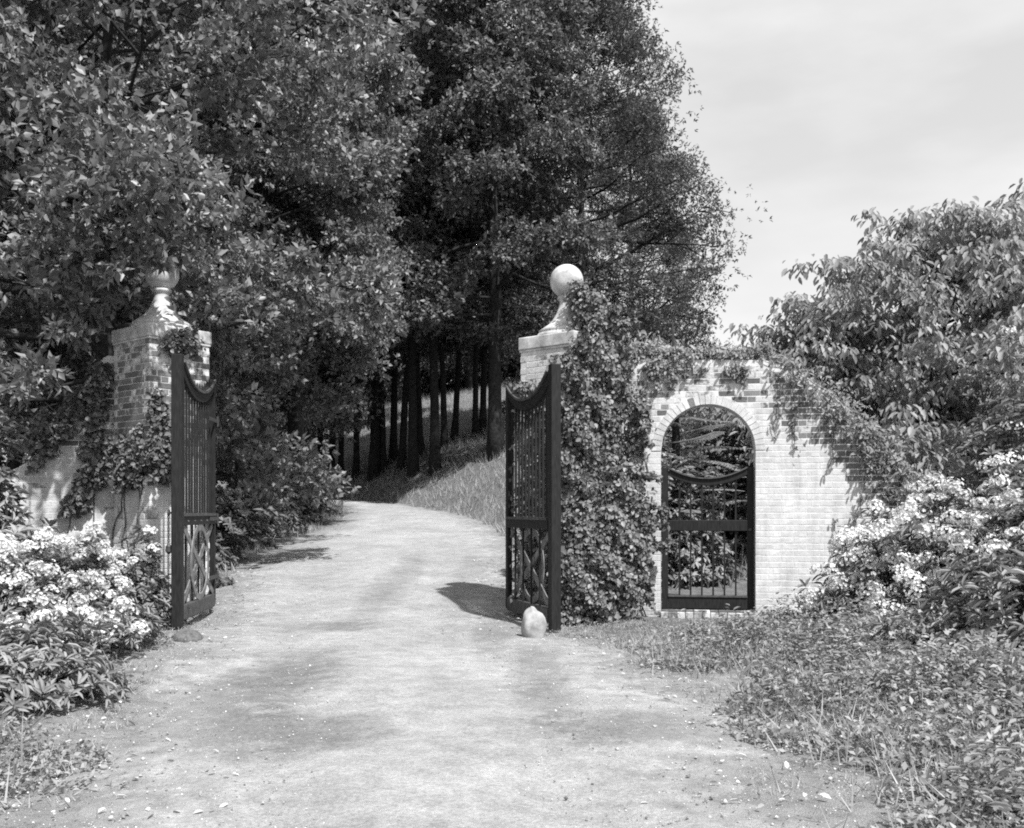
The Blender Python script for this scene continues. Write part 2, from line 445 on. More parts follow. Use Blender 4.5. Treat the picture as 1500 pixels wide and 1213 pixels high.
def pier(cx, cy, zcap, label, paint, visible):
    z0 = tz(cx, cy) - .1; rz = math.atan2(BV.y, BV.x)
    t = thing('gate_pier', (cx, cy, 0), rz, label=label, cat='pier', group='brick piers flanking the drive')
    s_ = .88; hh = s_ / 2
    mb = MB(); mb.box((-hh + .005, -hh + .005, z0), (hh - .005, hh - .005, zcap)); mb.build('core', M['mortar'], t)
    fc = Face(t, 300)
    k = 0; z = z0
    while z + COURSE <= zcap + .001:
        zc = z + COURSE / 2
        for fi in range(4):            # local frame: faces -y (towards front right), -x (front left), +y, +x
            for (u, l, nm) in course_fill(-hh + (.1 if k % 2 == fi % 2 else 0) + .001, hh - (0 if k % 2 == fi % 2 else .1) - .001, k + fi):
                kind = paint(zc, u, fi)
                d_ = hh - .05
                if fi == 0: q = Vector((u, -d_, zc)); r = 0
                elif fi == 1: q = Vector((-d_, u, zc)); r = math.pi / 2
                elif fi == 2: q = Vector((u, d_, zc)); r = 0
                else: q = Vector((d_, u, zc)); r = math.pi / 2
                fc.put(q, r, l, nm, kind, (2 if fi in visible else 0) + (.5 if z > .9 else 0) + random.random() * .1)
        z += COURSE; k += 1
    fc.done()
    mb = MB(); mb.box((-hh - .012, -hh - .012, zcap - .03), (hh + .012, hh + .012, zcap)); mb.build('neck_course', M['stone'], t, bevel=.006)
    mb = MB(); e = .462
    mb.box((-e, -e, zcap + .001), (e, e, zcap + .168)); mb.build('cap_slab', M['stone'], t, bevel=.014)
    zb = zcap + .163
    mb = MB(); lathe(mb, [(r_ * 1.08, zb + (z_ - zb) * 1.08) for r_, z_ in [(.375, zb), (.375, zb + .03), (.36, zb + .055), (.335, zb + .06), (.345, zb + .075), (.345, zb + .095), (.30, zb + .125), (.235, zb + .17), (.175, zb + .235), (.13, zb + .31), (.10, zb + .39), (.088, zb + .45), (.092, zb + .475), (.115, zb + .49), (.118, zb + .515), (.10, zb + .535)]])
    bell = mb.build('bell_cap', M['stone'], t, smooth=True)
    mb = MB(); zc = zb + .775; r = .224
    lathe(mb, [(max(.004, r * math.cos(a_)), zc + r * math.sin(a_)) for a_ in np.linspace(-math.pi / 2, math.pi / 2, 22)])
    mb.build('ball_finial', M['stone'], t, smooth=True)
    return t

def paint_left(z, u, fi):
    edge = abs(u + (.4 if fi == 0 else .4)) < .13        # corner kept lime-streaked
    e = 2.1 + .25 * math.sin(u * 9 + fi * 2)
    r = random.random()
    if z < e: return 'white' if r < .88 else 'worn'
    if z > 3.25: return 'worn' if r < .8 else 'bare'
    if edge: return 'worn' if r < .55 else 'bare'
    return 'bare' if r < .78 else 'worn'
def paint_right(z, u, fi):
    return random.choice(['white', 'white', 'worn']) if z > 3.0 or z < 2.2 else random.choice(['worn', 'bare', 'white'])
LP = (-4.67, 13.2); RP = (.731, 13.25)
pier(LP[0], LP[1], 3.64, 'weathered brick gate pier with bare upper courses, its ball half hidden by oak leaves', paint_left, (0, 1))
pier(RP[0], RP[1], 3.55, 'brick gate pier wrapped in dense ivy with clear pale stone ball', paint_right, (1,))

# ------------------------------------------------------------------ walls
def wall(name, origin, ang, top, u_end, label, arch, paint, score, zbase, flip=1):
    """origin at the pier, u along the wall; top(u) gives its height; arch=(u0,u1,zspring,zsill) or None. local +x = u, -y = face"""
    t = thing(name, origin, ang, label=label, cat='wall', group='curved brick walls beside the gateway')
    th = .34
    us = sorted(set(np.round(np.concatenate([np.arange(0, u_end, .08), [u_end]] + ([np.linspace(arch[0], arch[1], 49)] if arch else [])), 4)))
    front = -flip * th / 2
    def arch_top(u):
        if not arch or u <= arch[0] or u >= arch[1]: return None
        c = (arch[0] + arch[1]) / 2; r = (arch[1] - arch[0]) / 2
        return arch[2] + math.sqrt(max(0, r * r - (u - c) ** 2))
    V = []; Fc = []
    mb = MB(); fi = .0025
    for a_, b_ in zip(us[:-1], us[1:]):
        m_ = (a_ + b_) / 2; at_m = arch_top(m_)
        def bot(u):
            if at_m is None: return zbase
            v = arch_top(u); return v if v is not None else arch[2]
        za, zb_ = bot(a_), bot(b_); ta, tb = top(a_) - .01, top(b_) - .01
        y0, y1 = -th / 2 + fi, th / 2 - fi
        mb.add([(a_, y0, za), (b_, y0, zb_), (b_, y1, zb_), (a_, y1, za), (a_, y0, ta), (b_, y0, tb), (b_, y1, tb), (a_, y1, ta)],
               [(0, 3, 2, 1), (4, 5, 6, 7), (0, 1, 5, 4), (2, 3, 7, 6)])
        if arch and (abs(b_ - arch[0]) < 1e-4): mb.add([(b_, y0, zbase), (b_, y1, zbase), (b_, y1, arch[2]), (b_, y0, arch[2])], [(0, 1, 2, 3)])
        if arch and (abs(a_ - arch[1]) < 1e-4): mb.add([(a_, y0, zbase), (a_, y1, zbase), (a_, y1, arch[2]), (a_, y0, arch[2])], [(3, 2, 1, 0)])
    mb.build('core', M['mortar'], t)
    fc = Face(t, 300 - (29 if arch else 0))
    ring = .118
    k = 0; z = zbase
    ztop = max(top(u) for u in us)
    while z < ztop - .11:
        z1 = z + COURSE; iv = []; zc = z + COURSE / 2
        run = [u for u in np.arange(.02, u_end, .02) if top(u) - .11 >= z1 - .03]
        if run:
            iv = [(run[0], run[-1])]
            if arch:
                c = (arch[0] + arch[1]) / 2; r = (arch[1] - arch[0]) / 2
                if zc <= arch[2]: cut = (arch[0], arch[1])
                else:
                    q = (r + ring) ** 2 - (zc - arch[2]) ** 2
                    cut = (c - math.sqrt(q) - .008, c + math.sqrt(q) + .008) if q > 0 else None
                if cut and zc > arch[3]:
                    iv = [(iv[0][0], min(cut[0], iv[0][1])), (cut[1], iv[0][1])] if iv[0][1] > cut[1] else [(iv[0][0], min(cut[0], iv[0][1]))]
            for a_, b_ in iv:
                if b_ - a_ < .04: continue
                for (u, l, nm) in course_fill(a_, b_, k):
                    for sd in (1, -1):
                        if sd == -1 and not (arch): continue
                        fc.put(Vector((u, sd * (front + flip * .05), zc)), 0, l, nm, paint(u, zc), (score(u, zc) if sd == 1 else -9) + random.random() * .05)
        z = z1; k += 1
    # coping: bricks on edge following the top
    u = .03
    while u < u_end - .05:
        sl = math.atan2(top(u + .04) - top(u - .04), .08)
        fc.put(Vector((u, front + flip * .1, top(u) - .05)), 0, .098 * 1.0, 'header', paint(u, top(u)), score(u, top(u)) - .2, rx=math.pi / 2 - sl)
        u += .078 * math.cos(sl) + .001
    fc.done()
    if arch:
        c = (arch[0] + arch[1]) / 2; r = (arch[1] - arch[0]) / 2; nv = 29
        da = math.pi / nv; w0 = r * da - .010; w1 = (r + ring) * da - .010
        meshes = []
        for kd in ('white', 'worn', 'bare'):
            mb = MB(); y0, y1 = -th / 2 - .006, th / 2 + .006
            mb.add([(-w0 / 2, y0, r), (w0 / 2, y0, r), (w0 / 2, y1, r), (-w0 / 2, y1, r), (-w1 / 2, y0, r + ring), (w1 / 2, y0, r + ring), (w1 / 2, y1, r + ring), (-w1 / 2, y1, r + ring)],
                   [(0, 3, 2, 1), (4, 5, 6, 7), (0, 1, 5, 4), (1, 2, 6, 5), (2, 3, 7, 6), (3, 0, 4, 7)])
            me = mb.mesh('arch_brick'); me.materials.append(M['brick_' + kd]); meshes.append(me)
        for i in range(nv):
            a_ = (i + .5) * da - math.pi / 2
            o = link('arch_brick', meshes[0 if (random.random() < .8 or i > 16) else random.choice([1, 2])], t)
            o.location = (c, 0, arch[2]); o.rotation_euler = (0, -a_ * -1, 0)
    return t

RW_ANG = rad(-9)
RW_O = Vector((1.0, 13.42, 0))
def rw_pt(u, v=0.0): return RW_O + Vector((math.cos(RW_ANG), math.sin(RW_ANG), 0)) * u + Vector((-math.sin(RW_ANG), math.cos(RW_ANG), 0)) * v
def rw_u(px):          # wall coordinate seen at photo column px
    s_ = (px - 750) / F; front = rw_pt(0, -.17)
    return (s_ * front.y - front.x) / (math.cos(RW_ANG) - s_ * math.sin(RW_ANG))
def rw_z(u, py):
    return EYE + (HOR - py) / F * rw_pt(u, -.17).y
GU0, GU1 = rw_u(968), rw_u(1107)
ramp_px = [(935, 526), (1120, 526), (1150, 536), (1180, 550), (1215, 572), (1250, 600), (1285, 636), (1310, 668), (1335, 708), (1380, 738), (1440, 745)]
ru = [rw_u(a) for a, _ in ramp_px]; rzv = [rw_z(rw_u(a), b_) for a, b_ in ramp_px]
def rtop(u): return float(np.interp(u, ru, rzv))
cR = (GU1 - GU0) / 2
ZSILL = rw_z(GU0, 896); ZSPR = rw_z((GU0 + GU1) / 2, 592) - cR
def rpaint(u, z):
    r = random.random(); nz = math.sin(u * 3.1 + 1) * .12 + math.sin(u * 7.3) * .08
    below = rtop(u) - z
    if z < ZSILL + .02: return 'bare' if r < .6 else 'worn'
    if u < GU1 + .15:
        if z > ZSPR + cR - .12 + nz: return 'worn' if r < .55 else ('bare' if r < .85 else 'white')
        return 'white' if r < .996 else 'worn'
    lim = .62 + .35 * sstep(u, GU1, GU1 + 1.2) + nz
    if below < .12: return 'worn' if r < .6 else 'bare'
    if below < lim: return 'bare' if r < .82 else 'worn'
    return 'white' if r < .996 else 'worn'
def rscore(u, z):
    k = rpaint(u, z); s_ = 0
    if GU0 - .35 < u < rw_u(1270): s_ += 1
    if z > ZSPR: s_ += 1
    if rtop(u) - z < 1.0: s_ += .5
    return s_
wall('brick_wall', RW_O, RW_ANG, rtop, rw_u(1440), 'whitewashed brick wall with arched gateway and sweeping ramped top', (GU0, GU1, ZSPR, ZSILL), rpaint, rscore, -.05)

# sill of the arch: bricks on edge
sill = COL.objects
st = bpy.data.objects['brick_wall']
mbs = brick_mesh('sill_brick', .098, .40, ZSILL + .06, 5).mesh('sill_brick'); mbs.materials.append(M['brick_worn'])
uu = GU0 + .05
while uu < GU1:
    o = link('sill_brick', mbs, st); o.location = (uu, -.01, (ZSILL - .06) / 2 + random.uniform(-.003, .003)); uu += .108

LW_ANG = rad(180 + 12)
LW_O = Vector((-5.0, 13.45, 0))
lw_px = [(150, 520), (127, 552), (105, 590), (83, 624), (60, 655), (30, 680), (0, 696), (-60, 710)]
def lw_u(px):
    s_ = (px - 750) / F; c, d_ = math.cos(LW_ANG), math.sin(LW_ANG)
    return (s_ * (LW_O.y - .17) - LW_O.x) / (c - s_ * d_)
lu = [lw_u(a) for a, _ in lw_px]
lz = [EYE + (HOR - b_) / F * (LW_O.y - .17 + math.sin(LW_ANG) * lw_u(a)) for a, b_ in lw_px]
def ltop(u): return float(np.interp(u, lu, lz))
def lpaint(u, z):
    r = random.random(); lim = 2.15 + .15 * math.sin(u * 8)
    if z > lim: return 'bare' if r < .7 else 'worn'
    return 'white' if r < .93 else 'worn'
wall('brick_wall', LW_O, LW_ANG, ltop, lw_u(-60), 'low shaded brick wall ramping down from the oak-shaded pier', None, lpaint, lambda u, z: (1 if u < lw_u(30) else 0) + (1 if z > .5 else 0), -.05, flip=-1)

# ------------------------------------------------------------------ driveway gates
def drive_gate(loc, ang, L, label, ztop, flip, chain):
    t = thing('driveway_gate', loc, ang, label=label, cat='gate', group='tall timber leaves of the drive gate')
    T = M['timber']; zb, zb1, zm0, zm1 = .10, .27, 1.21, 1.35
    mb = MB(); mb.box((-.062, -.06, .03), (.062, .06, ztop)); mb.build('meeting_stile', T, t, bevel=.008)
    mb = MB(); mb.box((.064, -.035, zb + .02), (.14, .035, ztop - .05)); mb.build('inner_stile', T, t, bevel=.005)
    mb = MB(); mb.box((L - .085, -.035, zb + .02), (L, .035, ztop - .06)); mb.build('hinge_stile', T, t, bevel=.005)
    x0, x1 = .1405, L - .0855
    def dip(x):
        q = (x - x0) / (x1 - x0) * 2 - 1; return ztop - .36 + .25 * abs(q) ** 2.2
    mb = MB(); mb.sweep([(x, 0, dip(x)) for x in np.linspace(x0, x1, 25)], .06, .15); mb.build('top_rail', T, t, bevel=.005)
    mb = MB(); mb.sweep([(x, -.045, dip(x) + .055) for x in np.linspace(x0, x1, 25)], .025, .03); mb.sweep([(x, .045, dip(x) + .055) for x in np.linspace(x0, x1, 25)], .025, .03); mb.build('top_rail_moulding', M['worn_timber'], t)
    mb = MB(); mb.box((x0, -.045, zm0), (x1, .045, zm1)); mid = mb.build('middle_rail', T, t, bevel=.006)
    mb = MB(); mb.box((x0 - .001, -.06, zm1 - .03), (x1 + .001, .06, zm1 + .004)); mb.build('rail_moulding', M['worn_timber'], mid)
    mb = MB(); mb.box((x0, -.045, zb), (x1, .045, zb1)); mb.build('bottom_rail', M['worn_timber'], t, bevel=.006)
    nb = 11; bm = None
    for i in range(nb):
        x = x0 + (x1 - x0) * (i + 1) / (nb + 1)
        mb = MB(); mb.box((x - .012, -.012, zm1 + .005), (x + .012, .012, dip(x) - .07)); mb.build('bar', T, t)
        mb = MB(); mb.tube([(x, 0, dip(x) + .07), (x, 0, dip(x) + .13), (x, 0, dip(x) + .165)], [.014, .013, .003], 6); mb.build('spike', T, t)
    nb2 = 4
    for i in range(nb2):
        x = x0 + (x1 - x0) * (i + 1) / (nb2 + 1)
        mb = MB(); mb.box((x - .011, .012, zb1), (x + .011, .034, zm0)); mb.build('lower_bar', T, t)
    # cross braces and pointed hoop in the lower panel
    for (a_, b_, yy) in (((x0 + .03, zb1 + .01), (x1 - .03, zm0 - .01), -.010), ((x1 - .03, zb1 + .01), (x0 + .03, zm0 - .01), -.024)):
        mb = MB(); mb.sweep([(a_[0], yy, a_[1]), (b_[0], yy, b_[1])], .013, .085); mb.build('cross_brace', M['brace'], t)
    cx, cz = (x0 + x1) / 2, (zb1 + zm0) / 2; rw, rh = (x1 - x0) * .27, (zm0 - zb1) / 2 - .03
    mb = MB(); V = [(cx + rw * math.cos(a_), -.037, cz + rh * math.sin(a_)) for a_ in np.linspace(0, 2 * math.pi, 41)]
    mb.sweep(V, .012, .075); mb.build('oval_hoop', M['brace'], t)
    for i in range(5):
        x = x0 + (x1 - x0) * (i + .5) / 5
        mb = MB(); mb.tube([(x, -.062, zm0 + .05), (x, -.044, zm0 + .05)], [.008, .012], 8); mb.build('bolt', M['worn_timber'], t)
    for z in (.5, 1.28, 2.6):
        mb = MB(); mb.box((L - .45, -.058, z - .025), (L + .03, -.0465, z + .025)); mb.tube([(L + .03, -.052, z - .07), (L + .03, -.052, z + .07)], [.018, .018], 8); mb.build('hinge_strap', M['iron'], t)
    if chain:
        mb = MB(); zc = 1.36; y = .10
        ringp = [(.0 + .035 * math.cos(a_), y, zc + .035 * math.sin(a_)) for a_ in np.linspace(0, 2 * math.pi, 13)]
        mb.tube(ringp, [.009] * 13, 6)
        for i in range(9):
            zz = zc - .05 - i * .034
            q = [((.012 if i % 2 else .001) * math.cos(a_), y + (.001 if i % 2 else .012) * math.cos(a_), zz + .02 * math.sin(a_)) for a_ in np.linspace(0, 2 * math.pi, 9)]
            mb.tube(q, [.004] * 9, 4)
        mb.tube([(0, y, zc - .36), (0, y, zc - .39), (0, y, zc - .45), (0, y, zc - .48)], [.012, .035, .038, .01], 8)
        mb.tube([(0, .07, zc), (0, y + .005, zc)], [.012, .012], 6)
        mb.build('chain', M['iron'], t)
    return t
GL = Vector((-3.885, 11.5)); GR = Vector((.50, 11.62))
drive_gate((GL.x, GL.y, tz(*GL)), math.atan2(1, -.0897), 1.95, 'tall dark timber gate leaf with hanging chain before the oak-shaded pier', 3.20, 1, True)
drive_gate((GR.x, GR.y, tz(*GR)), math.atan2(1.75, -.547), 1.86, 'tall dark timber gate leaf against the ivy-covered pier', 3.15, 1, False)

# ------------------------------------------------------------------ garden gate in the arch
t = thing('garden_gate', rw_pt((GU0 + GU1) / 2, -.02), RW_ANG, label='low timber garden gate with dipped top rail in the arched opening', cat='gate')
W2 = cR - .012; T = M['timber']; zb = ZSILL + .025
def zc_(py): return rw_z((GU0 + GU1) / 2, py)
ztop = zc_(684); zm0, zm1 = zc_(778), zc_(762); zl1 = zc_(876); 
for s_ in (-1, 1):
    mb = MB(); a_, b_ = sorted((s_ * W2, s_ * (W2 - .085))); mb.box((a_, -.035, zb), (b_, .035, ztop)); mb.build('stile', T, t, bevel=.005)
wi = W2 - .086
def dip2(x): return zc_(706) + (zc_(690) - zc_(706)) * (abs(x) / wi) ** 2
mb = MB(); mb.sweep([(x, 0, dip2(x)) for x in np.linspace(-wi, wi, 21)], .06, .085); tr = mb.build('top_rail', T, t, bevel=.005)
mb = MB(); mb.sweep([(x, -.02, dip2(x) + .052) for x in np.linspace(-wi, wi, 21)], .075, .018); mb.build('rail_moulding', M['worn_timber'], tr)
mb = MB(); mb.box((-wi, -.04, zm0), (wi, .04, zm1)); mb.build('middle_rail', T, t, bevel=.006)
mb = MB(); mb.box((-wi, -.04, zb + .01), (wi, .04, zl1)); mb.build('bottom_rail', T, t, bevel=.006)
mb = MB(); mb.box((-wi, -.055, zl1 + .002), (wi, .055, zl1 + .022)); mb.build('ledge', M['worn_timber'], t)
for i in range(6):
    x = -wi + 2 * wi * (i + 1) / 7
    mb = MB(); mb.box((x - .011, -.011, zl1 + .022), (x + .011, .011, zm0)); mb.build('lower_bar', T, t)
    mb = MB(); mb.box((x - .011, -.011, zm1), (x + .011, .011, dip2(x) - .042)); mb.build('upper_bar', T, t)
mb = MB(); mb.tube([(W2 - .05, -.06, zm0 + .02), (W2 - .05, -.035, zm0 + .02)], [.02, .02], 8); mb.build('latch', M['iron'], t)

# ------------------------------------------------------------------ stones
def boulder(name, loc, size, seed, label, tilt=0.0, mat='boulder'):
    r = np.random.default_rng(seed); a_, b_ = 22, 14; V = []; Fc = []
    fr = r.normal(size=(5, 3)) * 2.2; ph = r.uniform(0, 6, 5)
    for i in range(b_ + 1):
        th_ = math.pi * i / b_
        for j in range(a_):
            fi = 2 * math.pi * j / a_; d_ = np.array((math.sin(th_) * math.cos(fi), math.sin(th_) * math.sin(fi), math.cos(th_)))
            k = 1 + .012 * r.normal() * (0 if i in (0, b_) else 1) + .07 * sum(math.sin(float(np.dot(fr[q], d_)) + ph[q]) for q in range(5)) / 1.5
            v = d_ * k * (1 - .28 * max(0, d_[2])) if size[2] > size[0] else d_ * k
            V.append((v[0] * size[0], v[1] * size[1], v[2] * size[2]))
    for i in range(b_):
        for j in range(a_): j2 = (j + 1) % a_; Fc.append((i * a_ + j, (i + 1) * a_ + j, (i + 1) * a_ + j2, i * a_ + j2))
    mb = MB(); mb.add(V, Fc); o = mb.build(name, M[mat], None, loc, smooth=True); o.rotation_euler = (0, tilt, seed)
    return tag(o, label, 'stone')
def gpt(px, py):
    Y = F * EYE / (py - HOR); return Vector(((px - 750) / F * Y, Y, 0))
q = gpt(781, 938); boulder('boulder', (q.x, q.y + .13, .16), (.135, .13, .25), 3, 'pale egg-shaped boulder standing against the ivy-side gate leaf', .12)
q = gpt(266, 946); boulder('stone_block', (q.x, q.y + .12, .06), (.2, .16, .1), 8, 'flat rough stone under the free end of the chained gate leaf', mat='twig')

# ------------------------------------------------------------------ trees
def make_tree(name, H, r0, base, prof, nl, elev, leafL, leafW, crad, per, sub=5, matk='wood_leaf', lift=.05, flat=.6, up=.6, wander=.06, shape='rhomb', lop=None, dens_in=.45):
    wood = MB(); lv = Leaves()
    tp = [Vector((0, 0, -.4))]; x = y = 0.0; n_ = 14
    for i in range(1, n_ + 1):
        x += rng.normal() * wander * H / 14 * .35; y += rng.normal() * wander * H / 14 * .35; tp.append(Vector((x, y, H * .96 * i / n_)))
    rr = [r0 * (1.55 if i == 0 else 1) * max(.06, (1 - i / n_) ** .8 if i > 3 else 1 - .05 * i) for i in range(n_ + 1)]
    wood.tube(tp, rr, 10)
    C = []; CR = []
    for i in range(nl):
        f = (i + rng.random() * .8) / nl; z = H * (base + (.97 - base) * f)
        k = min(n_ - 1, z / (H * .96) * n_); a0 = tp[int(k)].lerp(tp[min(n_, int(k) + 1)], k - int(k))
        L = prof(f) * rng.uniform(.75, 1.12); an = i * 2.39996 + rng.normal() * .35
        if lop is not None: L *= 1 - .62 * max(0, math.cos(an - lop)) * (1 - .5 * f)
        el = elev[0] + (elev[1] - elev[0]) * f + rng.normal() * .12
        d_ = Vector((math.cos(an) * math.cos(el), math.sin(an) * math.cos(el), math.sin(el)))
        pts = walk(a0, d_, L, 6, .13, lift); rl = max(.012, r0 * .34 * (L / max(prof(.3), .5)) * (1 - .5 * f))
        wood.tube(pts, [rl * (1 - .85 * j / 6) for j in range(7)], 5, False)
        for s_ in range(sub):
            ff = dens_in + (1 - dens_in) * (s_ + rng.random()) / sub; kk = min(5.999, ff * 6); p_ = pts[int(kk)].lerp(pts[int(kk) + 1], kk - int(kk))
            side = d_.cross(Vector((0, 0, 1))).normalized() * rng.choice((-1, 1)) + d_ * .7 + Vector((0, 0, rng.normal() * .35)); l2 = L * .36 * (1.15 - .6 * ff) + .2
            sp = walk(p_, side, l2, 3, .16, lift)
            wood.tube(sp, [rl * .4, rl * .3, rl * .2, rl * .08], 4, False)
            C += [sp[2], sp[3]]; CR += list(crad * np.exp(rng.normal(size=2) * .32 - .12))
        C.append(pts[-1]); CR.append(crad)
    clumps(lv, np.array([tuple(c) for c in C]), np.array(CR), per, leafL, leafW, up=up, flat=flat, outw=.85, jit=.6, shell=.42)
    wm = wood.mesh(name + '_trunk', True); wm.materials.append(M['bark'])
    cm = lv.mesh(name + '_crown', shape); cm.materials.append(M[matk])
    return wm, cm

def put_tree(name, proto, loc, rz, s_, label, group=None, sz=None, cat='tree'):
    t = thing(name, loc, rz, label=label, cat=cat, group=group); t.scale = (s_, s_, sz or s_)
    link('trunk', proto[0], t); link('crown', proto[1], t)
    return t

oakprof = lambda f: 6.2 * (math.sin(math.pi * min(1, .20 + .80 * f)) ** .6) * (1.05 - .45 * f) + .4
OAK = make_tree('oak', 15, .27, .27, oakprof, 48, (.05, .8), .145, .085, .62, 155, sub=6, matk='oak', lift=.03, flat=.5, lop=-.4)
OAK2 = make_tree('oak_wide', 14, .24, .22, oakprof, 48, (-.12, .8), .145, .085, .60, 160, sub=6, matk='oak', lift=.015, flat=.5)
wprof = lambda f: 4.4 * (1 - .72 * f) * min(1, .55 + 2.2 * f) + .5
WOOD = [make_tree('woodland', 20, .26, .22, wprof, 54, (-.05, .55), .165, .092, .80, 150, sub=5, matk='wood_leaf', lift=.0, flat=.5)]
WOOD.append(WOOD[0])
sprof = lambda f: 2.1 * (1 - .6 * f) * min(1, .6 + 2.2 * f) + .35
WOOD.append(make_tree('slender', 17, .17, .30, sprof, 44, (.0, .6), .15, .085, .62, 100, sub=4, matk='wood_leaf', lift=.0, flat=.6, wander=.05))
WOOD.append(WOOD[0])
cprof = lambda f: 7.0 * (1 - f) ** .8 * min(1, .75 + 2 * f) + .4
CON = make_tree('feathery', 25, .3, .10, cprof, 112, (-.05, .5), .16, .058, .92, 120, sub=6, matk='conifer', lift=.03, flat=.7, wander=.03)

# big oaks behind the shaded pier
x = at(432, 0, 30).x
put_tree('oak_tree', OAK, (x, 30, tz(x, 30)), .4, 1.12, 'broad oak whose thick dark trunk stands behind the laurel bushes', 'oaks arching over the gateway')
x = at(150, 0, 17.5).x
LEAFY = put_tree('oak_tree', OAK2, (x, 17.5, tz(x, 17.5)), 2.0, .92, 'leafy oak overhanging the shaded brick pier and its ball', 'oaks arching over the gateway')
x = -12.5
put_tree('oak_tree', OAK, (x, 21.5, tz(x, 21.5)), 3.3, 1.1, 'oak filling the wood beyond the low ramped wall', 'oaks arching over the gateway')
# a leafy bough of that oak reaching over the shaded pier
base = LEAFY.matrix_basis.inverted() if False else None
lv = Leaves(); wood = MB(); C = []; Rr = []
b0 = at(150, 330, 17.3)
for (px, py, Y) in ((285, 360, 12.6), (205, 360, 12.4), (248, 400, 12.35), (222, 388, 12.3), (330, 470, 13.4), (120, 400, 12.2), (70, 470, 12.0), (330, 400, 14.0), (400, 430, 15.5), (470, 470, 16.5), (345, 520, 17.5), (60, 560, 11.6), (160, 300, 13.5), (270, 300, 14), (330, 640, 18), (110, 170, 11.2), (190, 230, 11.0), (260, 220, 11.6), (150, 300, 10.9), (60, 250, 11.2), (220, 310, 11.6), (300, 290, 12), (40, 380, 11.2), (120, 480, 12.3)):
    e = at(px, py, Y); md = b0.lerp(e, .5) + Vector((0, 0, .9)); pts = [b0, b0.lerp(md, .5) + Vector((0, 0, .3)), md, md.lerp(e, .5) + Vector((rng.normal() * .15, 0, .25)), e]
    wood.tube(pts, [.06, .045, .032, .02, .006], 5)
    for _ in range(16 if Y > 13 else 9):
        f = rng.random() ** .6; q = md.lerp(e, f); C.append((q.x + rng.normal() * (.35 if Y > 13 else .2), q.y + rng.normal() * .35, q.z + rng.normal() * .16)); Rr.append(rng.uniform(.16, .38))
clumps(lv, C, np.array(Rr), 80, .125, .07, up=.6, flat=.6)
wb = wood.build('bough', M['bark'], None, smooth=True); lb = link('bough_foliage', lv.mesh('bough_foliage'), None, mat=M['oak']); tag(lb, kind='stuff')
bpy.context.view_layer.update()
for o_ in (wb, lb):
    o_.parent = LEAFY; o_.matrix_parent_inverse = LEAFY.matrix_world.inverted()
# trees standing on the bank: (column, row of foot, proto, scale, trunk width px)
bank = [(727, 668, 3, 1.12, 'thick forked tree standing alone on the sunny grass bank', None),
        (638, 692, 2, 1.25, 'tree with slim straight trunk on the bank above the bend', None),
        (606, 698, 2, 1.3, 'slender tree close beside the slim straight trunk on the bank', None),
        (548, 700, 2, 1.5, 'dark flared trunk at the inner bend of the drive', None)]
for i, (px, py, k, s_, lab, gr) in enumerate(bank):
    x, y, z = hit(px, py); put_tree('woodland_tree', WOOD[k], (x, y, z), i * 1.7, s_, lab, 'trees on the wooded bank')
for i, (px, py, k, s_) in enumerate([(521, 702, 2, .95), (563, 690, 2, .85), (588, 688, 2, 1.05), (651, 660, 2, .9), (697, 640, 2, .85), (706, 634, 2, 1.0), (485, 714, 2, 1.1), (500, 706, 2, .9), (470, 718, 2, 1.0), (617, 668, 2, .9), (576, 676, 2, 1.1), (665, 646, 2, .95)]):
    x, y, z = hit(px, py); put_tree('woodland_tree', WOOD[k], (x, y, z), i * 2.3 + .5, s_, 'thin woodland trunk among the crowd on the upper bank', 'thin trees on the upper bank').rotation_euler = (rng.normal() * .035, rng.normal() * .035, i * 2.3)
x = at(387, 0, 26).x
put_tree('woodland_tree', WOOD[1], (x, 26, tz(x, 26)), 1.1, .8, 'small dark trunk rising from the bushes behind the chained gate leaf', 'trees on the wooded bank')
for i, (px, Y, k, s_) in enumerate([(330, 31, 0, .95), (560, 80, 0, 1.1), (640, 82, 1, 1.15), (460, 66, 0, 1.1), (700, 84, 0, 1.15), (400, 44, 1, 1.1), (250, 34, 0, 1.05), (130, 30, 1, 1.05), (20, 30, 0, 1.05), (770, 78, 1, 1.1), (300, 48, 0, 1.2), (545, 60, 0, 1.5), (520, 90, 1, 1.1), (600, 78, 0, 1.1), (665, 80, 1, 1.1), (360, 60, 1, 1.2), (200, 46, 0, 1.1), (90, 42, 1, 1.1), (-10, 40, 0, 1.1), (740, 84, 0, 1.2)]):
    x = at(px, 0, Y).x; put_tree('woodland_tree', WOOD[k], (x, Y, tz(x, Y) - (5 if Y > 70 else 2.2 if Y > 40 else .8)), i * 1.9 + 1, s_, 'tall leafy tree deep in the wood closing the view', 'trees deep in the wood')
for (px, Y, s_, lab) in ((345, 23, .26, 'small leafy sapling behind the chained gate leaf'), (290, 27, .4, 'bushy sapling in the oak shade behind the pier')):
    x = at(px, 0, Y).x; put_tree('sapling', WOOD[0], (x, Y, tz(x, Y) - .5), px * .1, s_, lab, 'saplings under the wood')
# feathery trees on the bank beside the ivy pier
for i, (px, Y, s_, lab) in enumerate([(850, 44, .95, 'tall feathery conical tree rising behind the ivy-topped ball'), (690, 76, 1.2, 'feathery tree half hidden behind the forked bank tree'), (590, 86, 1.2, 'feathery dark tree overhanging the bend of the drive'), (925, 52, .66, 'smaller feathery tree filling in above the flat wall top')]):
    x = at(px, 0, Y).x; put_tree('feathery_tree', CON, (x, Y, tz(x, Y) - .3), i * 1.3, s_, lab, 'feathery trees above the bank')

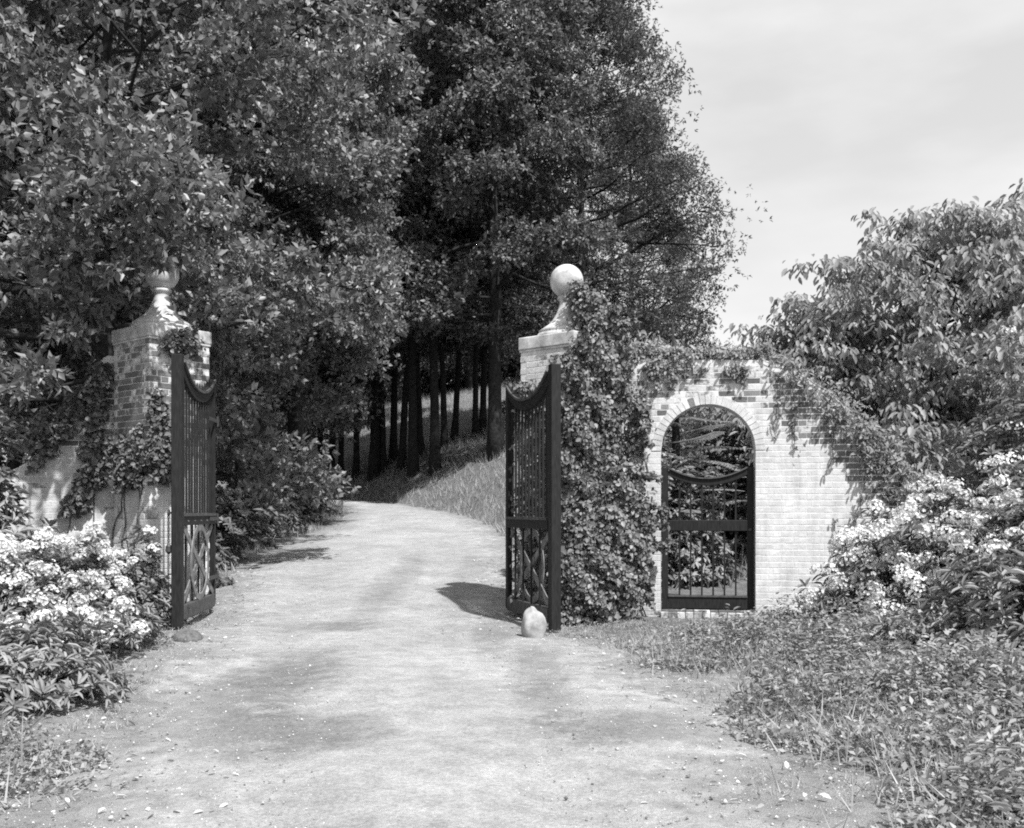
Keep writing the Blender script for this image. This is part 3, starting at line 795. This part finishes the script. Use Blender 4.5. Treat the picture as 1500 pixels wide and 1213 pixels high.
# dogwood behind the right-hand wall: layered boughs of drooping leaves
def dogwood(name, loc, Rr, H, label, seed, n_b=40, leafL=.15):
    t = thing(name, loc, 0, label=label, cat='tree', group='broad-leaved trees behind the garden wall')
    wood = MB(); lv = Leaves(); C = []
    for s_ in range(4):
        wood.tube(walk((0, 0, -.2), (rng.normal() * .3, rng.normal() * .3, 1), H * .75, 6, .08, .05), [.07 * (1 - .12 * j) for j in range(7)], 7)
    for i in range(n_b):
        f = (i + rng.random()) / n_b; an = i * 2.4 + rng.normal() * .3; z = H * (.22 + .76 * f)
        L = Rr * math.sin(math.pi * min(1, .25 + .72 * f)) ** .7 * rng.uniform(.8, 1.12)
        pts = walk((0, 0, z - .4), (math.cos(an), math.sin(an), .22), L, 7, .10, -.015)
        wood.tube(pts, [.03 * (1 - .12 * j) for j in range(8)], 5, False)
        for p_ in pts[2:]:
            for q in range(4): C.append(p_ + Vector((rng.normal() * .3, rng.normal() * .3, rng.normal() * .10)))
    C = np.array([tuple(c) for c in C]); k = len(C); per = 19
    rep = np.repeat(np.arange(k), per); an = rng.uniform(0, 6.283, k * per)
    out_ = np.stack([np.cos(an), np.sin(an), np.zeros(k * per)], -1)
    P = C[rep] + out_ * rng.uniform(.02, .2, (k * per, 1)) + rng.normal(size=(k * per, 3)) * (.05, .05, .06)
    A = out_ * .75 + rng.normal(size=P.shape) * .25; A[:, 2] -= .75
    Nn = out_ * .6 + rng.normal(size=P.shape) * .25; Nn[:, 2] += .8
    s_ = rng.uniform(.7, 1.2, k * per); lv.add(P, A, Nn, leafL * s_, leafL * .48 * s_)
    wood.build('trunk', M['bark'], t, smooth=True); tag(link('crown', lv.mesh('crown', 'oval'), t, mat=M['dogwood']), kind='stuff')
    return t
dogwood('dogwood_tree', (7.2, 16.6, tz(7.2, 16.6)), 3.4, 6.0, 'broad dogwood with layered drooping leaves above the ramped wall', 1, 44)
dogwood('dogwood_tree', (5.5, 17.4, tz(5.5, 17.4)), 2.3, 4.6, 'lower dogwood with sunlit drooping leaves next to the flat wall top', 2, 26)
dogwood('dogwood_tree', (9.3, 17.6, tz(9.3, 17.6)), 2.9, 6.3, 'dense dogwood behind the tall evergreen bush at the wall end', 4, 26)
dogwood('young_tree', (3.0, 20.5, tz(3.0, 20.5)), 1.3, 3.6, 'small pale-leaved tree peeping over the wall beside the ivy', 3, 16, .12)

# ------------------------------------------------------------------ shrubs
def whorl_shrub(name, loc, rx, ry, H, n_w, label, mat='laurel', leafL=.115, leafW=.030, blossoms=0, bl_dir=(0, -.6, .8), group=None, cat='shrub', per=11, bl_r=.095, core=True, zmin=.12):
    t = thing(name, loc, 0, label=label, cat=cat, group=group)
    wood = MB(); lv = Leaves(); D = rdir(n_w * 3); D = D[D[:, 2] > -.15][:n_w]; n_w = len(D)
    lump = 1 + .16 * np.sin(D[:, 0] * 6 + loc[0]) * np.cos(D[:, 1] * 5 + loc[1]) + .12 * np.sin(D[:, 2] * 9 + loc[0] * 3) + .08 * rng.normal(size=n_w)
    depth = np.where(rng.random(n_w) < .62, rng.uniform(.88, 1.05, n_w), rng.uniform(.5, .9, n_w))
    C = D * np.array((rx, ry, H)) * (lump * depth)[:, None]; C[:, 2] = np.maximum(C[:, 2], zmin * rng.uniform(.3, 1, n_w))
    for i in range(0, n_w, 9):
        e = Vector(C[i]); wood.tube([Vector((e.x * .12, e.y * .12, -.1)), Vector((e.x * .5, e.y * .5, e.z * .45)), e], [.016, .011, .004], 5, False)
    ax = unit(D * .8 + np.array((0, 0, .75)) + rng.normal(size=D.shape) * .25)
    rep = np.repeat(np.arange(n_w), per); a = ax[rep]
    ref = unit(np.cross(a, rng.normal(size=a.shape))); tilt = rng.uniform(-.35, .75, (len(rep), 1))
    A = ref + a * tilt; Nn = a - ref * tilt + rng.normal(size=a.shape) * .2
    s_ = rng.uniform(.6, 1.2, len(rep)) ; P = C[rep] - a * rng.uniform(0, .06, (len(rep), 1))
    lv.add(P, A, Nn, leafL * s_, leafW * s_)
    wood.build('stems', M['bark'], t); tag(link('foliage', lv.mesh('foliage', 'oval'), t, mat=M[mat]), kind='stuff')
    if blossoms:
        score = (C / np.array((rx, ry, H))) @ np.array(bl_dir) + rng.normal(size=n_w) * .28
        pick = np.argsort(-score)[:blossoms]; fl = Leaves()
        for i in pick:
            k = 38; d_ = rdir(k * 2); d_ = d_[(d_ @ ax[i]) > -.1][:k]; k = len(d_)
            r = bl_r * rng.uniform(.7, 1.25); Pc = C[i] + ax[i] * .045 + d_ * r * np.array((1, 1, .8)) * rng.uniform(.7, 1.15, (k, 1))
            for pet in range(5):      # five petals per floret
                b1 = unit(np.cross(d_, np.array((.31, .77, .56)))); b2 = np.cross(d_, b1); an = 2 * math.pi * pet / 5
                fl.add(Pc, b1 * math.cos(an) + b2 * math.sin(an) + d_ * .45, d_ + rng.normal(size=d_.shape) * .1, rng.uniform(.016, .027, k), np.full(k, .021))
        tag(link('blossoms', fl.mesh('blossoms', 'rhomb'), t, mat=M['petal']), kind='stuff')
    return t

G1 = 'white-flowered laurels by the drive'
whorl_shrub('laurel_shrub', (-4.45, 9.2, tz(-4.45, 9.2)), 1.02, .95, .84, 900, 'white-blossomed laurel spreading in front of the shaded pier', blossoms=150, bl_dir=(.25, -.25, 1), group=G1)
whorl_shrub('laurel_shrub', (-3.7, 7.2, tz(-3.7, 7.2)), .75, .75, .5, 460, 'low laurel with few blossoms beside the drive edge grass', blossoms=14, bl_dir=(-.2, .2, 1), group=G1)
whorl_shrub('laurel_shrub', (4.2, 10.2, tz(4.2, 10.2)), 1.0, 1.0, 1.05, 800, 'laurel heaped with white blossom against the whitewashed wall', blossoms=150, bl_dir=(-.5, -.5, .8), group=G1)
whorl_shrub('laurel_shrub', (5.0, 9.5, tz(5.0, 9.5)), 1.3, 1.15, 1.45, 1100, 'tallest white-blossomed laurel sprawling under the dogwood', blossoms=120, bl_dir=(-.6, -.3, .8), group=G1, leafL=.13, leafW=.034)
whorl_shrub('laurel_shrub', (4.35, 8.2, tz(4.35, 8.2)), 1.0, .8, .75, 500, 'leafy laurel with scattered blossom above the ground cover', blossoms=16, bl_dir=(.3, -.3, .8), group=G1, leafL=.13, leafW=.036)
whorl_shrub('evergreen_shrub', (6.2, 11.7, tz(6.2, 11.7)), 1.15, .9, 2.75, 1300, 'tall evergreen bush at the low end of the ramped wall', group='evergreen bushes', leafL=.13, leafW=.045, blossoms=10)
whorl_shrub('evergreen_shrub', (-6.5, 11.6, tz(-6.5, 11.6)), 1.1, .7, 2.3, 900, 'tall broad-leaved bush before the low ramped wall', group='evergreen bushes', leafL=.15, leafW=.055, mat='laurel')
whorl_shrub('evergreen_shrub', (-4.35, 11.6, tz(-4.35, 11.6)), .4, .4, 1.0, 240, 'small bush at the foot of the shaded pier', group='evergreen bushes', leafL=.09, leafW=.035, blossoms=6)
# dark bushes beyond the gate along the drive
G2 = 'dark bushes lining the drive beyond the gate'
for i, (x, y, rx, H, lab, bl) in enumerate([(-5.6, 15.6, .9, .75, 'bush with a few pale blossoms just past the chained gate leaf', 14), (-6.4, 18.5, 1.2, 1.0, 'dark bush second past the chained gate leaf in the roadside row', 6), (-6.6, 21.8, 1.3, 1.25, 'dark bush before the thick oak trunk in the roadside row', 5),
        (-6.7, 25.2, 1.3, 1.25, 'dark bush just beyond the thick oak trunk in the roadside row', 5), (-6.9, 28.8, 1.3, 1.3, 'dark bush last but one before the bend in the roadside row', 4), (-7.4, 32.5, 1.4, 1.3, 'farthest dark bush hiding the bend of the drive', 4), (-8.9, 20.0, 1.6, 1.5, 'dark bush at the foot of the broad oak', 0), (-8.8, 25.5, 1.6, 1.4, 'dark bush under the woodland edge behind the row', 0)]):
    whorl_shrub('roadside_bush', (x, y, tz(x, y)), rx, rx, H, 420, lab, mat='wood_leaf', blossoms=bl, group=G2, leafL=.16, leafW=.06, bl_r=.09)
whorl_shrub('evergreen_shrub', (-8.4, 15.6, tz(-8.4, 15.6)), 1.5, 1.0, 2.9, 700, 'tall dark bush behind the low ramped wall', mat='wood_leaf', group='evergreen bushes', leafL=.16, leafW=.06)
whorl_shrub('evergreen_shrub', (-7.0, 17.5, tz(-7.0, 17.5)), 1.5, 1.0, 2.6, 600, 'dark bush behind the shaded pier under the oak', mat='wood_leaf', group='evergreen bushes', leafL=.16, leafW=.06)
# shrubs seen through the arch
whorl_shrub('garden_shrub', (2.5, 16.2, tz(2.5, 16.2)), 1.1, .7, 1.95, 950, 'leafy shrub seen through the garden gate bars', group='shrubs behind the arch', leafL=.13, leafW=.05, mat='laurel')
whorl_shrub('garden_shrub', (4.0, 17.6, tz(4.0, 17.6)), 1.2, .8, 2.1, 700, 'dark shrub filling the far side of the arch', group='shrubs behind the arch', leafL=.13, leafW=.05, mat='wood_leaf')
whorl_shrub('garden_shrub', (1.2, 16.6, tz(1.2, 16.6)), 1.0, .8, 2.2, 600, 'dark shrub behind the ivy-clad wall end', group='shrubs behind the arch', leafL=.13, leafW=.05, mat='wood_leaf')
t = thing('hemlock_tree', (2.75, 16.9, tz(2.75, 16.9)), 0, label='feathery evergreen with fern-like boughs framed by the arch', cat='tree')
wood = MB(); lv = Leaves(); wood.tube([(0, 0, -.2), (.05, 0, 2.2), (0, .05, 4.2)], [.09, .07, .015], 8)
for i in range(46):
    an = i * 2.4; z = .8 + 2.6 * i / 46; L = 1.9 * (1.05 - .6 * i / 46); pts = walk((0, 0, z), (math.cos(an), math.sin(an), .15), L, 8, .07, -.03); wood.tube(pts, [.014 * (1 - .11 * j) for j in range(9)], 4, False)
    for s_ in np.linspace(.12, .99, 20):
        kk = s_ * 7.99; p_ = pts[int(kk)].lerp(pts[int(kk) + 1], kk % 1); d_ = (pts[-1] - pts[0]).normalized(); sd = d_.cross(Vector((0, 0, 1))).normalized()
        for g_ in (-1, 1):
            l2 = .32 * (1.1 - s_ * .8); ax = (sd * g_ + d_ * .6 + Vector((0, 0, -.15))).normalized(); k = 9
            P = np.array([tuple(p_ + ax * (l2 * q / k)) for q in range(k)]); P = np.repeat(P, 2, 0)
            dn = np.array(tuple(d_)); A = np.tile(np.array([dn * .9, -dn * .9]), (k, 1)) + np.array(tuple(ax)) * .7
            lv.add(P, A, np.tile((0, 0, 1.0), (2 * k, 1)) + rng.normal(size=(2 * k, 3)) * .25, np.full(2 * k, .055), np.full(2 * k, .016))
wood.build('trunk', M['bark'], t, smooth=True); tag(link('crown', lv.mesh('crown', 'rhomb'), t, mat=M['dogwood']), kind='stuff')

# ------------------------------------------------------------------ climbers
def climber(name, C, Rr, per, L, W, label, stems, mat='ivy', group='climbers on the brickwork', nrm=(0.1, -.7, .5), flat=.9, shape='oval'):
    t = thing(name, (0, 0, 0), 0, label=label, cat='climbing plant', group=group)
    base = Vector(stems[0][0]) if stems else Vector(C[0]); t.location = base
    b = np.array(tuple(base)); lv = Leaves()
    C = np.asarray(C, float); k = len(C); Rr = np.asarray(Rr, float)
    D = rdir(k * per); rep = np.repeat(np.arange(k), per); rr = rng.random(k * per) ** .5
    P = C[rep] + D * (rr * Rr[rep])[:, None] - b
    Nn = D * .55 + np.array(nrm) + rng.normal(size=D.shape) * .5; A = rng.normal(size=D.shape) * .7 + np.array((0, -.15, -.6))
    s_ = rng.uniform(.45, 1.55, k * per); lv.add(P, A, Nn, L * s_, W * s_)
    if stems:
        wood = MB()
        for s_ in stems:
            r = .011 if len(s_) > 6 else .007
            wood.tube([Vector(p_) - base for p_ in s_], [r * (1 - .7 * i / len(s_)) for i in range(len(s_))], 5)
        wood.build('stems', M['twig'], t, smooth=True)
    tag(link('foliage', lv.mesh('foliage', shape), t, mat=M[mat]), kind='stuff')
    return t

# dense ivy over the right pier and the wall beside it
def wig(a, b_, n_, amp, y_amp=.3):
    a, b_ = Vector(a), Vector(b_); return [a.lerp(b_, i / n_) + Vector((rng.normal() * amp, rng.normal() * amp * y_amp, rng.normal() * amp * .4)) * (0 if i in (0, n_) else 1) for i in range(n_ + 1)]
C = []; Rr = []
zr = [0, .2, .6, 1.1, 1.5, 2.0, 2.7, 3.1, 3.45, 3.7, 3.95, 4.2, 4.35]; xr_ = [1.48, 1.56, 1.68, 1.82, 1.78, 1.68, 1.55, 1.60, 1.55, 1.42, 1.2, 1.02, .90]; xl_ = [.55, .55, .56, .57, .57, .58, .58, .60, .64, .70, .80, .76, .74]
for i in range(1150):
    z = rng.uniform(.03, 4.32) if i > 200 else rng.uniform(.03, 1.4); a_ = np.interp(z, zr, xl_); b_ = np.interp(z, zr, xr_); x = rng.uniform(a_ + .04, b_ - .04)
    if z > 3.6: y = rng.uniform(12.75, 13.2) if x < 1.15 else rng.uniform(12.9, 13.3)
    else: y = 12.52 + .60 * max(0, x - .80) + .3 * max(0, .8 - x)
    bulge = .26 * math.sin(x * 9 + z * 4) * math.sin(z * 6 + x * 3) + .10 * rng.random()
    low = .30 * math.exp(-((z - .7) / .9) ** 2)
    C.append((x, y - .04 - max(0, bulge) * .9 - low, z)); Rr.append(rng.uniform(.04, .19))
for i in range(330):
    u = rng.uniform(-.44, .46); z = rng.uniform(.05, 3.1) if i > 40 else rng.uniform(3.0, 3.4); q = Vector((RP[0], RP[1], z)) + AV * u - BV * (.47 + .06 * rng.random())
    if z < 3.1 or u < -.1: C.append(tuple(q)); Rr.append(rng.uniform(.05, .11))
SH = []
for i in range(46):
    z = rng.uniform(.3, 4.2); b_ = np.interp(z, zr, xr_); a_ = np.interp(z, zr, xl_); x = rng.uniform(a_, b_) if i % 2 else b_ - .05; y = 12.45 + .6 * max(0, x - .8) - .12
    s_ = walk((x, y, z), (.8 * rng.random() + (.3 if x > 1.1 else -.1), -.5, .9 * rng.random()), rng.uniform(.18, .38), 5, .22, -.08); SH.append([tuple(q) for q in s_])
    for q in s_[1:]: C.append(tuple(q)); Rr.append(.035)
climber('ivy', C, Rr, 21, .052, .042, 'dense small-leaved ivy covering the pier with the clear ball', [wig((.85, 12.5, 0), (1.0, 12.65, 3.2), 9, .05), wig((1.2, 12.7, 0), (1.4, 13.0, 3.3), 9, .05), wig((1.55, 13.1, 0), (1.6, 13.1, 2.9), 9, .06)] + SH)
# wisps of ivy on the wall next to the pier
C = [(rng.normal() * .05 + 1.68 + .12 * math.sin(z * 3), 13.1, z) for z in np.linspace(.2, 3.0, 60)]
climber('ivy_runner', C, np.full(60, .07), 12, .045, .035, 'thin ivy runner trailing beside the arch', [wig((1.78, 13.1, 0), (1.68, 13.11, 3.2), 10, .05, .1)])
# creeper on the wall top and the ramp
C = []; Rr = []
for i in range(330):
    u = rng.uniform(.45, rw_u(1130)); p_ = rw_pt(u, rng.uniform(-.15, .15)); C.append((p_.x, p_.y, rtop(u) + rng.uniform(-.02, .13 + .12 * max(0, math.sin(u * 3))))); Rr.append(rng.uniform(.05, .11))
for (pu, pz, r_, k) in ((rw_u(968), 543, .13, 30), (rw_u(1010), 535, .09, 8), (rw_u(1075), 545, .10, 12)):
    for _ in range(k):
        p_ = rw_pt(pu + rng.normal() * r_, -.21); C.append((p_.x, p_.y, rw_z(pu, pz) + rng.normal() * r_ * .8)); Rr.append(.06)
climber('creeper', C, Rr, 20, .06, .03, 'creeper fringing the flat wall top over the arch', [[tuple(rw_pt(u, -.05 + rng.normal() * .03) + Vector((0, 0, rtop(u) + .02 + rng.random() * .05))) for u in np.linspace(.4, rw_u(1130), 14)]], mat='dogwood')
C = []; Rr = []; stems = []
for i in range(230):
    px = 1110 + 250 * rng.random() ** .8; u = rw_u(px); hang = rng.exponential(.22) - .12 if rng.random() < .6 else rng.uniform(0, .55) * sstep(px, 1120, 1230)
    p_ = rw_pt(u, -.2 - rng.random() * .06 + (.15 if hang < .05 else 0)); C.append((p_.x, p_.y, rtop(u) + .10 - hang)); Rr.append(rng.uniform(.05, .16))
for i in range(80):
    px = rng.uniform(1225, 1345); u = rw_u(px); p_ = rw_pt(u, -.24 - .1 * rng.random()); C.append((p_.x, p_.y, rtop(u) - rng.uniform(.05, .95) * sstep(px, 1200, 1300))); Rr.append(rng.uniform(.06, .11))
stems.append([tuple(rw_pt(u, -.19) + Vector((0, 0, rtop(u) + .01 - .05 * rng.random()))) for u in np.linspace(rw_u(1350), rw_u(1110), 14)])
for px0 in (1150, 1180, 1215, 1240, 1265, 1285, 1300, 1160, 1230, 1315):
    u = rw_u(px0); zt = rtop(u); du = rng.uniform(-.25, .35); ln = rng.uniform(.4, 1.0)
    s_ = [tuple(rw_pt(u + du * f + rng.normal() * .03, -.20) + Vector((0, 0, zt - ln * f))) for f in np.linspace(0, 1, 7)]; stems.append(s_)
    for q in s_[1:]:
        C.append(q); Rr.append(.05)
climber('creeper', C, Rr, 7, .06, .028, 'straggling creeper spilling down the ramped end of the whitewashed wall', stems, mat='dogwood')
# a thin young vine climbing near the white laurel
stems = [[tuple(rw_pt(rw_u(1228) + .05 * math.sin(f * 5), -.19) + Vector((0, 0, .05 + 1.25 * f))) for f in np.linspace(0, 1, 9)], [tuple(rw_pt(rw_u(1222) + .3 * f, -.19) + Vector((0, 0, .9 + .5 * f))) for f in np.linspace(0, 1, 7)]]
C = [p_ for s_ in stems for p_ in s_[2:]]
climber('young_vine', C, np.full(len(C), .05), 8, .045, .028, 'thin young vine on the white wall behind the blossom', stems, mat='dogwood')
# dark ivy on the left pier and wall
def lp_face(fi, u, z, off=.02):
    c = Vector((LP[0], LP[1], z)); h_ = .44 + off
    return c + BV * u - AV * h_ if fi == 0 else c + AV * u - BV * h_
C = []; Rr = []; stems = []
for (px, py, sx, sy, k) in ((228, 600, 8, 22, 40), (232, 655, 18, 28, 130), (190, 690, 18, 20, 80), (205, 670, 12, 18, 50), (175, 660, 8, 20, 40), (245, 690, 8, 16, 30), (262, 500, 16, 12, 70)):
    for _ in range(k):
        a_, b_ = px + rng.normal() * sx * .6, py + rng.normal() * sy * .6
        for fi in (0, 1):
            # meet the pier face along the sight line
            s_ = (a_ - 750) / F; u_dir, n_ = (BV, -AV) if fi == 0 else (AV, -BV)
            c = Vector((LP[0], LP[1], 0)) + n_ * .455; den = u_dir.x - s_ * u_dir.y
            u = (s_ * c.y - c.x) / den
            if -.48 < u < .48:
                q = c + u_dir * u; q.z = EYE + (HOR - b_) / F * q.y; C.append(tuple(q + n_ * rng.uniform(0, .1))); Rr.append(rng.uniform(.05, .10)); break
for (px0, py0, px1, py1) in ((180, 800, 185, 690), (196, 800, 215, 650), (160, 790, 190, 690), (206, 790, 205, 660)):
    s_ = []
    for f in np.linspace(0, 1, 8):
        a_ = px0 + (px1 - px0) * f + rng.normal() * 2.5; b_ = py0 + (py1 - py0) * f; sv = (a_ - 750) / F; c = Vector((LP[0], LP[1], 0)) - BV * .452; u = (sv * c.y - c.x) / (AV.x - sv * AV.y); q = c + AV * max(-.44, min(.44, u)); q.z = EYE + (HOR - b_) / F * q.y; s_.append(tuple(q))
    stems.append(s_)
climber('ivy', C, Rr, 22, .058, .048, 'dark ivy patches clinging to the bare-topped pier', stems, mat='wood_leaf')
C = []; Rr = []; stems = []
for (px, py, sx, sy, k) in ((142, 600, 10, 30, 60), (140, 670, 12, 30, 80), (125, 720, 12, 20, 40), (105, 740, 8, 14, 20), (150, 560, 8, 20, 40), (60, 640, 16, 30, 70), (112, 590, 10, 18, 50), (92, 625, 10, 18, 40)):
    for _ in range(k):
        a_, b_ = px + rng.normal() * sx * .6, py + rng.normal() * sy * .6; u = lw_u(a_); Yw = LW_O.y - .2 + math.sin(LW_ANG) * u; q = at(a_, b_, Yw - .03)
        if u > -.05: C.append(tuple(q + Vector((0, -.06 * rng.random(), 0)))); Rr.append(rng.uniform(.05, .1))
for (px0, py0, px1, py1) in ((96, 790, 130, 650), (135, 800, 142, 620)):
    stems.append([tuple(at(px0 + (px1 - px0) * f + rng.normal() * 2, py0 + (py1 - py0) * f, LW_O.y - .19 + math.sin(LW_ANG) * lw_u(px0 + (px1 - px0) * f))) for f in np.linspace(0, 1, 8)])
climber('ivy', C, Rr, 20, .058, .048, 'dark ivy hanging over the low ramped wall', stems, mat='wood_leaf')

# ------------------------------------------------------------------ ground plants, grass, litter
def scatter_xy(n_, box, keep):
    P = np.stack([rng.uniform(box[0], box[1], n_), rng.uniform(box[2], box[3], n_)], -1); return P[keep(P)]
def patchy(P, s_=1.0): return .5 + .25 * np.sin(P[:, 0] * 2.7 * s_ + np.sin(P[:, 1] * 1.9 * s_) * 1.5) + .25 * np.cos(P[:, 1] * 3.1 * s_ + P[:, 0] * 1.3)
def cover(name, P, Hh, per, L, W, label, mat='cover'):
    z = terrain(P[:, 0], P[:, 1]); k = len(P); lv = Leaves()
    hgt = Hh * (.35 + .9 * rng.random(k)); rep = np.repeat(np.arange(k), per)
    f = rng.random(k * per) ** .6; Q = np.stack([P[rep, 0], P[rep, 1], z[rep]], -1); Q[:, 2] += f * hgt[rep]; Q[:, :2] += rng.normal(size=(k * per, 2)) * .035
    A = rng.normal(size=Q.shape); A[:, 2] = A[:, 2] * .4 + .35; Nn = rng.normal(size=Q.shape) * .45; Nn[:, 2] += 1
    s_ = rng.uniform(.6, 1.3, k * per); lv.add(Q, A, Nn, L * s_, W * s_)
    return tag(link(name, lv.mesh(name, 'rhomb'), mat=M[mat]), label, 'ground cover', kind='stuff')
right = lambda P: (P[:, 0] - XR(P[:, 1]) + .35 * np.sin(P[:, 1] * 2.2) > .08 + .75 * rng.random(len(P)) ** 2) & (patchy(P) > rng.random(len(P)) * .4)
P = scatter_xy(13000, (1.2, 5.6, 4.0, 10.6), right)
hh = (.04 + .20 * sstep(P[:, 0] - XR(P[:, 1]), .2, 1.8)) * (.3 + 1.3 * patchy(P, 1.6))
RC = P
cover('ground_cover', P, hh * 1.15, 10, .05, .027, 'low leafy ground cover below the white laurels on the dogwood side')
left = lambda P: (XL(P[:, 1]) - P[:, 0] + .3 * np.sin(P[:, 1] * 2.6) > .2 + .9 * rng.random(len(P)) ** 2) & (patchy(P) > rng.random(len(P)) * .6)
P = scatter_xy(12000, (-6, -2.0, 4.0, 10.8), left)
cover('ground_cover', P, .07 + .10 * sstep(XL(P[:, 1]) - P[:, 0], .3, 1.5), 9, .042, .023, 'low leafy ground cover under the laurel before the shaded pier')
P = scatter_xy(2600, (.3, 3.6, 9.3, 12.6), lambda P: (P[:, 0] > XR(P[:, 1]) + .1) & (P[:, 1] < rw_pt(0)[1] - .35 - (P[:, 0] - .9) * .16) & (patchy(P, 2) > .3 + rng.random(len(P)) * .6))
cover('ground_cover', P, .05, 7, .03, .015, 'thin weeds on the earth before the garden gate')

def blades(name, P, H_, W_, label, mat='grass', per=3, lean=.35):
    z = terrain(P[:, 0], P[:, 1]); k = len(P); rep = np.repeat(np.arange(k), per)
    Q = np.stack([P[rep, 0] + rng.normal(size=k * per) * .03, P[rep, 1] + rng.normal(size=k * per) * .03, z[rep] - .01], -1)
    A = rng.normal(size=Q.shape) * lean; A[:, 2] = 1; lv = Leaves(); s_ = rng.uniform(.5, 1.3, k * per)
    lv.add(Q, A, rng.normal(size=Q.shape), H_ * s_, W_ * s_)
    return tag(link(name, lv.mesh(name, 'blade'), mat=M[mat]), label, 'grass', kind='stuff')
P = scatter_xy(80000, (-30, 10, 15.5, 85), lambda P: (P[:, 0] - XR(P[:, 1]) > .1) & (rng.random(len(P)) < np.clip(28 / P[:, 1], .2, 1)))
blades('bank_grass', P, .34, .022, 'long pale grass covering the wooded bank', per=4, lean=.45)
P = scatter_xy(16000, (-24, -4, 14, 50), lambda P: (XL(P[:, 1]) - P[:, 0] > .15) & (patchy(P, .6) > .35))
blades('verge_grass', P, .22, .02, 'rough grass under the oaks beside the drive', per=3)
P = scatter_xy(9000, (-4.6, 3.4, 4.4, 13.5), lambda P: (np.abs(np.maximum(XL(P[:, 1]) - P[:, 0], P[:, 0] - XR(P[:, 1])) - .25) < .45 * rng.random(len(P))) & (patchy(P, 2.3) > .45))
blades('edge_grass', P, .075, .009, 'short sparse grass along the gravel edges', per=4, lean=.6)

P = np.concatenate([RC[::9], scatter_xy(900, (-6, -2.2, 4.0, 10.5), left)]); P = P[patchy(P, 1.1) > .5]
k = len(P); per = 10; rep = np.repeat(np.arange(k), per); an = rng.uniform(0, 6.283, k * per); lv = Leaves()
Q = np.stack([P[rep, 0], P[rep, 1], terrain(P[rep, 0], P[rep, 1])], -1); hgt = rng.uniform(.08, .42, k)[rep] * (np.tile(np.arange(per), k) + 1) / per; Q[:, 2] += hgt
A = np.stack([np.cos(an), np.sin(an), rng.uniform(-.2, .7, k * per)], -1); Nn = rng.normal(size=A.shape) * .3; Nn[:, 2] += 1
lv.add(Q, A, Nn, rng.uniform(.05, .10, k * per), rng.uniform(.015, .032, k * per))
tag(link('weeds', lv.mesh('weeds', 'oval'), mat=M['cover']), 'taller leafy weeds standing in the ground cover', 'weeds', kind='stuff')
P = np.concatenate([RC + rng.normal(size=RC.shape) * .25, scatter_xy(3500, (-6, -2.0, 4.0, 10.5), left)])
P = P[(P[:, 0] > XR(P[:, 1]) - .1) | (P[:, 0] < XL(P[:, 1]) + .1)]
blades('verge_weeds', P, .20, .011, 'pale thin grass growing through the ground cover', per=2, lean=.7)
blades('sparse_grass', scatter_xy(2500, (.5, 3.8, 9.0, 12.7), lambda P: (P[:, 0] > XR(P[:, 1]) + .2) & (P[:, 1] < 12.9 - (P[:, 0] - 1) * .16) & (patchy(P, 1.7) > .4)), .07, .008, 'sparse short grass on the earth before the garden gate', per=4, lean=.7)
# pebbles on the drive
n_ = 26000
P = np.stack([rng.uniform(-4.6, 3.2, n_), 4.2 + 12 * rng.random(n_) ** 1.4], -1); dd = np.maximum(XL(P[:, 1]) - P[:, 0], P[:, 0] - XR(P[:, 1]))
P = P[(dd < .5) & ((rng.random(len(P)) < .6) | (np.abs(dd) < .8))]; k = len(P)
T8 = np.array([(1, 0, 0), (0, 1, 0), (-1, 0, 0), (0, -1, 0), (0, 0, .7), (0, 0, -.7)], float); F8 = np.array([(0, 1, 4), (1, 2, 4), (2, 3, 4), (3, 0, 4), (1, 0, 5), (2, 1, 5), (3, 2, 5), (0, 3, 5)])
sz = .0025 + .006 * rng.random(k) ** 3 + .012 * rng.random(k) ** 40; an = rng.uniform(0, 6.28, k); cs, sn = np.cos(an), np.sin(an)
V = T8[None] * sz[:, None, None] * rng.uniform(.6, 1.3, (k, 6, 1)); V = np.stack([V[..., 0] * cs[:, None] - V[..., 1] * sn[:, None], V[..., 0] * sn[:, None] + V[..., 1] * cs[:, None], V[..., 2]], -1)
V += np.stack([P[:, 0], P[:, 1], terrain(P[:, 0], P[:, 1]) + .03], -1)[:, None]
tag(link('gravel', fast_mesh('gravel', V.reshape(-1, 3), (np.arange(k) * 6)[:, None, None].repeat(8, 1).repeat(3, 2).reshape(-1, 3) + np.tile(F8, (k, 1))), mat=M['pebble']), 'loose pale gravel stones strewn over the drive', 'gravel', kind='stuff')
# dry leaves
P = scatter_xy(5200, (-5, 3.5, 4.4, 20), lambda P: (np.abs(np.maximum(XL(P[:, 1]) - P[:, 0], P[:, 0] - XR(P[:, 1]))) < .8 * rng.random(len(P)) + .05)); k = len(P)
lv = Leaves(); Q = np.stack([P[:, 0], P[:, 1], terrain(P[:, 0], P[:, 1]) + .035], -1); A = rng.normal(size=Q.shape); A[:, 2] *= .2; Nn = rng.normal(size=Q.shape) * .35; Nn[:, 2] += 1
lv.add(Q, A, Nn, rng.uniform(.02, .06, k), rng.uniform(.012, .03, k))
tag(link('leaf_litter', lv.mesh('leaf_litter', 'oval'), mat=M['litter']), 'dry fallen leaves along the drive edges', 'leaf litter', kind='stuff')
